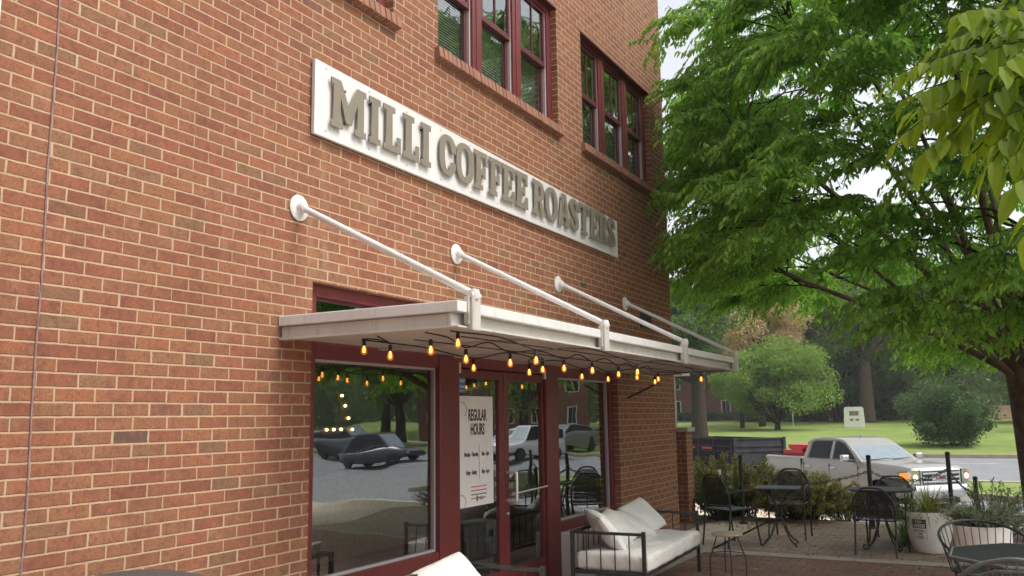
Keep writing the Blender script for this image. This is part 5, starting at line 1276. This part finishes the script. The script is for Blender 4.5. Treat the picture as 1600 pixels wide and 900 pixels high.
make_car('grey saloon at the end of the row, mirrored in the right shop window', (47, -14.4, gz(47)+.1), R(200), M['car_grey'])

# ================================================================== FAR SIDE: monument, sign, buildings
mo = thing('monument', (76.0, 9.9, gz(76)-.02), 'small pale stone monument with bronze plaque on the lawn', 'monument'); mo.rotation_euler = (0, 0, R(8))
mb = MB(); mb.prism([(-.80, 0), (.80, 0), (.74, 1.6), (.66, 1.75), (-.66, 1.75), (-.74, 1.6)], 'x', -.3, .3); loc_build(mb, 'stone', M['monument'], mo)
loc_build(MB().bbox(-.315, -.301, -.36, .36, 1.05, 1.42, .004), 'plaque', M['bronze'], mo)
for y in (-.22, .22): loc_build(MB().bbox(-.312, -.301, y-.13, y+.13, .62, .80, .004), 'small_plaque', M['bronze'], mo)
loc_build(MB().bbox(-.9, .9, -2.4, 2.6, -.05, .06, .02), 'base_slab', M['pale_concrete'], mo)
lp = thing('sign_post', (78.6, 15.25, gz(78.6)+.1), 'thin grey pole with a small pale sign on the far lawn', 'sign')
loc_build(MB().tube([(0, 0, 0), (0, 0, 2.3)], .035, 8), 'pole', M['steel'], lp); loc_build(MB().bbox(-.02, .02, -.22, .22, 1.85, 2.4, .01), 'panel', M['house_white'], lp)
def house(name, label, x, y, L, D, H, rz, mat, wins, roofm=M['roof'], floors=2):
    t = thing(name, (x, y, gz(x)), label, 'house'); t.rotation_euler = (0, 0, rz)
    wob = loc_build(MB().box(0, D, -L/2, L/2, -.5, H), 'wall', mat, t)
    mb = MB(); mb.prism([(-.4, H), (D+.4, H), (D/2, H+D*.32)], 'y', -L/2-.4, L/2+.4); loc_build(mb, 'roof', roofm, t)
    for f in range(floors):
        for k in range(wins):
            yy = -L/2+L*(k+.5)/wins; zz = 1.0+f*2.9
            w_ = loc_build(MB().bbox(-.05, -.001, yy-.55, yy+.55, zz-.05, zz+1.55, .01), 'window', M['house_white'], t)
            [loc_build(MB().box(-.06, -.051, yy+a_, yy+b_, zz+.05, zz+1.45), 'pane', M['dark_glass'], w_) for a_, b_ in ((-.42, -.03), (.03, .42))]
    return t
house('brick_house', 'far red brick house with white sash windows behind the trees left of the lawn', 101, 30, 26, 10, 6, R(6), M['house_brick'], 9)
tw = thing('garden_wall', (97, 5.5, gz(97)), 'low tan rendered wall at the back of the lawn behind the pale monument', 'wall')
loc_build(MB().bbox(0, .5, -9.5, 4.2, -.4, 1.25, .02), 'wall_face', M['tan'], tw); loc_build(MB().bbox(-.05, .55, -9.55, 4.25, 1.25, 1.33, .02), 'coping', M['pale_concrete'], tw)
house('brick_house', 'brick house across the street, mirrored in the right door glass', 62, -27, 14, 10, 7.5, R(-25), M['house_brick'], 5)

# ================================================================== TREES
def at(px, py, d):
    v = _f+_r*((px-800)/1353.86)-_u*((py-450)/1353.86); return Vector((0, 0, ZC))+v*d
def bg_tree(name, label, x, y, h, rad, m, bark, n, size, trunk_r, seed, crown_lo=.25, lobes=34, squash=.55, lean=(0, 0), group=None, trunk_h=None, density_low=1.0, z0=None):
    rnd = np.random.default_rng(seed); z = gz(x)+.08 if z0 is None else z0
    t = thing(name, (x, y, z), label, 'tree', group); B = np.array([x, y, z])
    cz = h*(crown_lo+1)/2; hz = h*(1-crown_lo)/2; C = B+np.array([lean[0], lean[1], cz])
    LC = []
    for i in range(lobes):
        d = unit(rnd.normal(0, 1, 3)); r = rnd.uniform(.35, .85); d = d*r
        sc3 = np.array([rad, rad, hz]); tap = 1-.35*max(0, d[2])
        LC.append((C+d*sc3*np.array([tap, tap, 1])*rnd.uniform(.8, 1.25), rad*rnd.uniform(.12, .36)))
    # trunk and limbs
    mb = MB(); th = trunk_h or h*crown_lo*1.3
    top = B+np.array([lean[0]*.5, lean[1]*.5, th])
    mb.tube(smooth_pts([B-np.array([0, 0, .3]), B+np.array([0, 0, .15*h*.3]), B*.5+top*.5, top], 4), [trunk_r*1.5]+[trunk_r*(1.15-.35*i/12) for i in range(12)], 12)
    for c, r in LC[::2]:
        mid = top*.45+c*.55-np.array([0, 0, h*.04]); mb.tube(smooth_pts([top-np.array([0, 0, .3]), mid, c], 4), [trunk_r*.5*(1-.09*i) for i in range(9)], 5, False)
    mb.build('trunk', bark, t)
    P = []; D = []; per = n//lobes
    for c, r in LC:
        d = unit(rnd.normal(0, 1, (per, 3))); rr = r*rnd.uniform(.55, 1.08, (per, 1)); p = c+d*rr*np.array([1, 1, squash+.15])
        p += rnd.normal(0, r*.06, (per, 3)); P.append(p); dd = d*.6+rnd.normal(0, .7, (per, 3)); dd[:, 2] -= .25; D.append(dd)
    P = np.concatenate(P); D = np.concatenate(D)
    cards('crown', P, D, size*rnd.uniform(.6, 1.3, len(P)), m, t, off=t.location); return t
BD, BK = M['bark_dark'], M['bark']
bg_tree('dark_tree', 'dark leaved tree with thick leaning trunk left of the lawn beside the brick corner', 60, 18.0, 11.5, 4.6, M['leaf_dark'], BD, 26000, .24, .55, 1, crown_lo=.30, trunk_h=4.2)
bg_tree('maple_tree', 'bright light green maple with a rounded crown in front of the far brick house', 72, 15.2, 7.7, 5.0, M['leaf_bright'], BD, 44000, .20, .22, 2, crown_lo=.08, lobes=54)
bg_tree('maple_tree', 'smaller bright green maple between the dark trunk and the far house', 76, 19.0, 7.0, 2.6, M['leaf_mid'], BD, 12000, .22, .2, 32, crown_lo=.2)
bg_tree('copper_tree', 'pinkish tan leaved tree above the bright maple', 79, 18.0, 13.5, 5.6, M['leaf_copper'], BD, 30000, .26, .3, 3, crown_lo=.45)
bg_tree('tall_tree', 'deep green tree behind the sign post on the lawn', 92, 15.8, 13, 5.6, M['leaf_mid'], BD, 22000, .34, .5, 4, crown_lo=-.02)
bg_tree('dark_tree', 'dark evergreen just left of the pale monument', 88, 12.9, 11.5, 4.6, M['leaf_dark'], BD, 18000, .32, .4, 5, crown_lo=.0)
bg_tree('tall_tree', 'large old tree with thick grey trunk standing behind the pale monument', 86, 10.0, 17, 7.0, M['leaf_mid'], BK, 26000, .34, .62, 6, crown_lo=.34, trunk_h=6)
bg_tree('pale_tree', 'pale yellow green tree rising behind the copper tree', 98, 23.0, 20, 6.5, M['leaf_pale'], BK, 22000, .40, .5, 7, crown_lo=.35)
bg_tree('dark_tree', 'dark tree far behind the awning end and the brick corner', 95, 32.0, 15, 6.5, M['leaf_dark'], BD, 16000, .40, .5, 8, crown_lo=.22)
bg_tree('tall_tree', 'broad mid green tree right of the monument behind the glossy shrub', 92, 3.0, 16, 7.5, M['leaf_mid'], BD, 24000, .38, .55, 9, crown_lo=.22)
bg_tree('dark_tree', 'dark green tree behind the trunk at the right edge of the view', 84, -4.0, 14, 6.5, M['leaf_dark'], BD, 18000, .38, .5, 10, crown_lo=.15)
bg_tree('tall_tree', 'tall green tree in the row between the monument and the tan building', 108, 14.0, 19, 8.0, M['leaf_mid'], BD, 20000, .45, .55, 19, crown_lo=.30)
bs = bg_tree('glossy_shrub', 'big rounded glossy shrub at the roadside lawn right of the truck', 51.2, 1.75, 3.5, 2.9, M['leaf_rhodo'], BD, 30000, .13, .08, 11, crown_lo=-.12, lobes=44, squash=.7); bs['category'] = 'shrub'
for i_, (x_, y_, h_, r_, lb_) in enumerate(((95, 21, 4.2, 4.5, 'dark bush at the lawn edge beneath the bright maple'), (95.5, 8.5, 5.5, 3.4, 'dark bush behind the large grey trunk and the tan wall'), (101, 1.5, 7, 5.5, 'dark bush mass behind the right end of the tan wall'), (94, 17.0, 4.6, 3.8, 'dark bush behind the thin sign post'))):
    b_ = bg_tree('dark_bush', lb_, x_, y_, h_, r_, M['leaf_dark'], BD, 12000, .3, .08, 70+i_, crown_lo=-.3, group='dark bushes behind the lawn'); b_['category'] = 'bush'
# trees seen in the glass
for i, (x, y, h, r, mm, lb) in enumerate(((52, -20, 12, 5, 'leaf_mid', 'roadside tree mirrored in the right shop window, nearest the parked cars'), (56, -33, 14, 6.5, 'leaf_dark', 'dark tree mirrored in the left shop window behind the sedan'), (50, -42, 13, 6, 'leaf_mid', 'mid green tree mirrored furthest left in the left shop window'), (66, -42, 16, 7, 'leaf_dark', 'tall dark tree behind the other roadside trees, mirrored in the left window'),
                                         (75, -20, 15, 6.5, 'leaf_mid', 'tree beyond the park path mirrored in the right window'), (44, -60, 13, 7, 'leaf_dark', 'dark tree beyond the far end of the roadside row'), (80, -33, 17, 8, 'leaf_dark', 'largest dark tree at the back of the park'), (68, -10, 13, 5, 'leaf_bright', 'light green tree near the park path entrance'))):
    bg_tree('roadside_tree', lb, x, y, h, r, M[mm], BD, 9000, .42, .4, 50+i, crown_lo=.18, group='trees across the road')
# distant wood that reads as one mass
n = 60000; ang = RNG.uniform(-.95, .62, n); rr = RNG.uniform(118, 160, n); hz_ = RNG.uniform(0, 1, n)**.8
hh = 13+3.5*np.sin(ang*23)+2.5*np.sin(ang*51+1)+1.5*np.sin(ang*97)
P = np.stack([rr*np.cos(ang), rr*np.sin(ang), 1.0+hz_*hh], 1); D = RNG.normal(0, 1, (n, 3))
wd = cards('distant_wood', P, D, RNG.uniform(.7, 1.7, n), M['leaf_mid'], None); tag(wd, 'far belt of woodland closing the view behind the lawn', 'woodland', kind='stuff')
bg_tree('pale_tree', 'pale yellow green tree far behind the tan wall and glossy shrub', 110, 6.0, 21, 8.5, M['leaf_pale'], BK, 26000, .45, .5, 77, crown_lo=.1)
bg_tree('pale_tree', 'pale green tree far behind the bright maple', 106, 20.0, 17, 7.0, M['leaf_pale'], BK, 22000, .45, .4, 78, crown_lo=.1)
# low hedge planting before the house
n = 9000; P = np.stack([RNG.uniform(99.3, 100.6, n), RNG.uniform(2, 46, n), 1.0+RNG.uniform(0, 1.0, n)], 1)
hd = cards('hedge', P, RNG.normal(0, 1, (n, 3)), RNG.uniform(.2, .4, n), M['leaf_dark'], None); tag(hd, 'low clipped dark hedge in front of the far brick house', 'hedge')

# ---- the big tree over the patio ------------------------------------
TB = np.array([12.82, -.49, 0.])
mt = thing('patio_tree', TB, 'large spreading green tree with grey trunk and many thin limbs over the patio', 'tree')
rnd = np.random.default_rng(5)
def crown_r(z): return float(np.interp(z, [2.3, 2.7, 3.4, 4.4, 5.6, 6.5, 7.2, 7.9, 8.5], [3.2, 4.3, 5.05, 5.2, 5.15, 4.9, 4.0, 2.2, .4]))
GAPS = [((9.4, .8, 4.25), .60), ((15.6, 1.4, 5.8), 1.2), ((10.6, .95, 4.6), .65), ((14.2, 1.3, 5.3), .9)]
pads = []
tries = 0
while len(pads) < 520 and tries < 60000:
    tries += 1
    z = rnd.uniform(2.45, 8.4); a = rnd.uniform(0, 2*math.pi); r = crown_r(z)*(rnd.uniform(.25, 1)**.42)
    p = TB+np.array([math.cos(a)*r, math.sin(a)*r, z])
    if z < 3.0 and r < 2.0: continue
    if (p[0] > 14.2 or p[1] < -1.6) and rnd.uniform() < .62: continue       # unseen far and right sides thinned to let more light in below
    if z < 3.35 and p[1] > .9: continue
    if p[1] > 3.45 and p[0] < 12.2: continue
    if p[0] < 11.8 and p[1] > .335*p[0]-.30: continue       # kept clear of the shop front and sign
    if any(np.linalg.norm(p-np.array(g)) < gr for g, gr in GAPS): continue
    if any(np.linalg.norm((p-q[0])*np.array([1, 1, 1.3])) < .45 for q in pads): continue
    pads.append((p, r))
# limbs: vase of main limbs, each pad fed from the closest limb point
mbT = MB()
tr_pts = smooth_pts([TB-np.array([0, 0, .1]), TB+np.array([0, 0, .35]), TB+np.array([-.03, .02, 1.2]), TB+np.array([-.06, .05, 1.9]), TB+np.array([-.10, .08, 2.35])], 5)
nn = len(tr_pts); mbT.tube(tr_pts, [.30-.055*min(1, i/4)-.0*i for i in range(nn)], 18)
limbs = []
mbL = MB()
nl = 23
for i in range(nl):
    a = 2*math.pi*i/nl+rnd.uniform(-.15, .15); steep = [.55, 1.0, .8][i % 3]
    R1 = [4.3, 2.2, 3.3][i % 3]*rnd.uniform(.9, 1.1); Z1 = [4.6, 8.0, 6.6][i % 3]*rnd.uniform(.93, 1.07)
    st0 = TB+np.array([-.08+math.cos(a)*.12, .06+math.sin(a)*.12, rnd.uniform(1.75, 2.35)])
    P0 = [st0-np.array([math.cos(a)*.08, math.sin(a)*.08, .35]), st0+np.array([math.cos(a)*.12, math.sin(a)*.12, .25]), st0+np.array([math.cos(a)*R1*.33, math.sin(a)*R1*.33, (Z1-2)*.40]), st0+np.array([math.cos(a+.08)*R1*.68, math.sin(a+.08)*R1*.68, (Z1-2)*.72]), TB+np.array([math.cos(a+.1)*R1, math.sin(a+.1)*R1, Z1])]
    if P0[-1][1] > 3.3: P0[-1][1] = 3.2
    sp_ = smooth_pts(P0, 7); m_ = len(sp_); r0 = rnd.uniform(.045, .085)
    mbL.tube(sp_, [r0*(1-.80*k/m_) for k in range(m_)], 8, False)
    for k in range(5, m_): limbs.append((np.array(sp_[k]), r0*(1-.80*k/m_), k))
LP = np.array([l[0] for l in limbs]); LR = np.array([l[1] for l in limbs])
P = []; D = []; mbB = MB()
for p, r in pads:
    out = p-TB; out[2] = 0; out = out/max(np.linalg.norm(out), .01)
    # feed branch: from the limb point that lies inward and below
    below = LP-p; dist = np.linalg.norm(below, axis=1)+np.maximum(0, below[:, 2]+.15)*3+np.maximum(0, (below[:, :2]@out[:2]))*2
    j = int(np.argmin(dist)); q = LP[j]
    mid = q*.5+p*.5+np.array([0, 0, .18*np.linalg.norm(p-q)])
    bpts = [((1-t)**2)*q+2*t*(1-t)*mid+t*t*p for t in np.linspace(0, 1, 7)]
    for k in range(1, 6): bpts[k] = bpts[k]+rnd.normal(0, .025, 3)
    rb = min(LR[j]*.6, .010+.012*np.linalg.norm(p-q)); mbB.tube(bpts, [rb*(1-.6*k/6) for k in range(7)], 5, False)
    a0 = math.atan2(out[1], out[0]); Rp = rnd.uniform(.50, .90)
    ntw = 21
    for k in range(ntw):
        a = a0+rnd.normal(0, .85); L = Rp*rnd.uniform(.6, 1.15); sp0 = p-out*rnd.uniform(0, .45)*Rp+rnd.normal(0, .05, 3)
        dirh = np.array([math.cos(a), math.sin(a), 0]); side = np.array([-dirh[1], dirh[0], 0]); el = rnd.uniform(.0, .25)
        tw = [sp0+dirh*L*t+np.array([0, 0, L*(el*t-.50*t*t*(1+rnd.uniform(-.3, .5)))]) for t in np.linspace(0, 1, 6)]
        if k % 3 == 0: mbB.tube(tw, .0035, 3, False)
        tw = np.array(tw); nlv = int(L/.022)
        for m_ in range(nlv):
            t = (m_+.5)/nlv*5; kk_ = min(int(t), 4); b = tw[kk_]+(tw[kk_+1]-tw[kk_])*(t-kk_); sgn = 1 if m_ % 2 else -1
            d = dirh*.55+side*sgn*rnd.uniform(.45, .95)+np.array([0, 0, -rnd.uniform(.35, 1.05)]); P.append(b); D.append(d+rnd.normal(0, .12, 3))
P = np.array(P); D = np.array(D)
keep = ~((P[:, 1] > 3.70) & (P[:, 0] < 11.75)); P = P[keep]; D = D[keep]
mbT.build('trunk', M['bark'], mt); mbL.build('limb', M['bark'], mt); mbB.build('branch', M['bark_dark'], mt)
print('patio tree leaves', len(P), 'pads', len(pads))
leaves('crown', P, D, rnd.uniform(.07, .12, len(P)), M['leaf_main'], mt, ratio=.40, off=mt.location)

# ---- near branch with large leaves reaching in from the right ---------
nb = thing('overhanging_tree', (4.6, -2.3, 0), 'close branch with large yellow green leaves hanging in at the upper right', 'tree')
rnd = np.random.default_rng(8)
MB().tube(smooth_pts([(4.6, -2.3, -.1), (4.62, -2.3, 1.2), (4.55, -2.2, 2.4), (4.5, -2.1, 4.2)], 5), [.11, .1, .095, .09, .09, .088, .086, .085, .084, .083, .08, .078, .075, .07, .065, .06], 12).build('trunk', M['bark'], nb)
src = Vector((4.5, -2.15, 3.3))
hub = at(1660, 110, 2.75)
stems = MB(); stems.tube(smooth_pts([src, src*.5+hub*.5+Vector((0, 0, .12)), hub], 6), .014, 8)
P = []; D = []; Ls = []
tips = [((1660, 40), (1500, 20), 2.35), ((1650, 80), (1460, 100), 2.55), ((1650, 110), (1420, 150), 2.5), ((1650, 120), (1480, 215), 2.45), ((1660, 140), (1540, 270), 2.3), ((1650, 70), (1520, 95), 2.4), ((1660, 100), (1530, 170), 2.4), ((1670, 120), (1590, 240), 2.25), ((1640, 60), (1400, 118), 2.5), ((1640, 90), (1405, 215), 2.6), ((1650, 140), (1450, 235), 2.45), ((1650, 30), (1470, 70), 2.7), ((1660, 150), (1520, 240), 2.5), ((1660, 90), (1500, 140), 2.6), ((1640, 20), (1540, 25), 2.45), ((1650, 120), (1430, 170), 2.75), ((1700, 200), (1590, 290), 2.2), ((1700, 180), (1575, 180), 2.4), ((1680, 60), (1560, 110), 2.3), ((1680, 20), (1590, -20), 2.5), ((1690, 260), (1610, 360), 2.1), ((1670, 100), (1480, 190), 2.55), ((1670, 60), (1550, 60), 2.6), ((1690, 130), (1560, 225), 2.35)]
for (a, b, d) in tips:
    A = at(*a, d+.15); B = at(*b, d); mid = A*.5+B*.5+Vector((0, 0, .06)); pl = [((1-t)**2)*A+2*t*(1-t)*mid+t*t*B for t in [i_/8 for i_ in range(9)]]
    stems.tube([hub, hub*.5+A*.5+Vector((0, 0, .02)), A], .006, 6, False); stems.tube(pl, [.004*(1-.6*k/8) for k in range(9)], 5, False)
    Ltot = sum((pl[i+1]-pl[i]).length for i in range(8)); nlv = max(5, int(Ltot/.021)); ax = (B-A).normalized(); sd_ = ax.cross(Vector((0, 0, 1))).normalized()
    for m_ in range(nlv+1):
        t = m_/nlv*8; k = min(int(t), 7); b_ = pl[k].lerp(pl[k+1], t-k); sgn = 1 if m_ % 2 else -1
        if m_ == nlv: sgn = 0
        dd = ax*.75+sd_*sgn*.65+Vector((0, 0, -rnd.uniform(.35, .95)))+Vector(rnd.normal(0, .12, 3)); P.append(b_); D.append(dd); Ls.append(rnd.uniform(.07, .12))
stems.build('branch', M['bark_dark'], nb)
def big_leaves(name, P, D, L, m, parent, ratio=.38):
    P = np.array([tuple(p) for p in P]); D = unit(np.array([tuple(d) for d in D])); L = np.array(L)[:, None]; n = len(P)
    S = unit(np.cross(D, np.tile([0, 0, 1.], (n, 1)))+rnd.normal(0, .25, (n, 3))); S = unit(S-D*(S*D).sum(1, keepdims=True)); N = unit(np.cross(S, D))
    ts = np.array([0, .08, .2, .35, .5, .65, .8, .92, 1.0]); wv = np.array([.03, .35, .78, 1., .97, .80, .50, .2, 0.0]); V = []
    curl = rnd.uniform(.05, .28, (n, 1)); cols = []
    for t, w_ in zip(ts, wv):
        c = P+D*L*(t*1.12)-N*L*curl*t*t; h_ = L*ratio*.5*w_; fold = rnd.uniform(.1, .3)
        wav = .03*L*np.sin(t*14)
        cols.append([c-S*h_+N*(h_*.30)+N*wav*w_, c, c, c+S*h_+N*(h_*.30)-N*wav*w_])
    V = np.stack([q for row in cols for q in row], 1).reshape(-1, 3); k = len(ts); F = []
    for i in range(k-1):
        for j in (0, 2): F.append([4*i+j, 4*i+j+1, 4*(i+1)+j+1, 4*(i+1)+j])
    F = np.array(F)[None]+(np.arange(n)*4*k)[:, None, None]
    return np_mesh(name, V, F.reshape(-1, 4), m, parent, smooth=True, off=parent.location)
big_leaves('crown', P, D, Ls, M['leaf_near'], nb)

# ---- air over the lawn and street --------------------------------------
hm = bpy.data.materials.new('haze'); hm.use_nodes = True; hm.node_tree.nodes.clear()
_o = hm.node_tree.nodes.new('ShaderNodeOutputMaterial'); _v = hm.node_tree.nodes.new('ShaderNodeVolumePrincipled')
_v.inputs['Color'].default_value = (.92, .95, .97, 1); _v.inputs['Density'].default_value = .0006; _v.inputs['Anisotropy'].default_value = .2
hm.node_tree.links.new(_v.outputs[0], _o.inputs['Volume'])
o = MB().box(-65, 905, -505, 505, -2.2, 34).build('haze', hm); tag(o, kind='stuff'); o['label'] = 'thin pale air haze over the street and lawn'
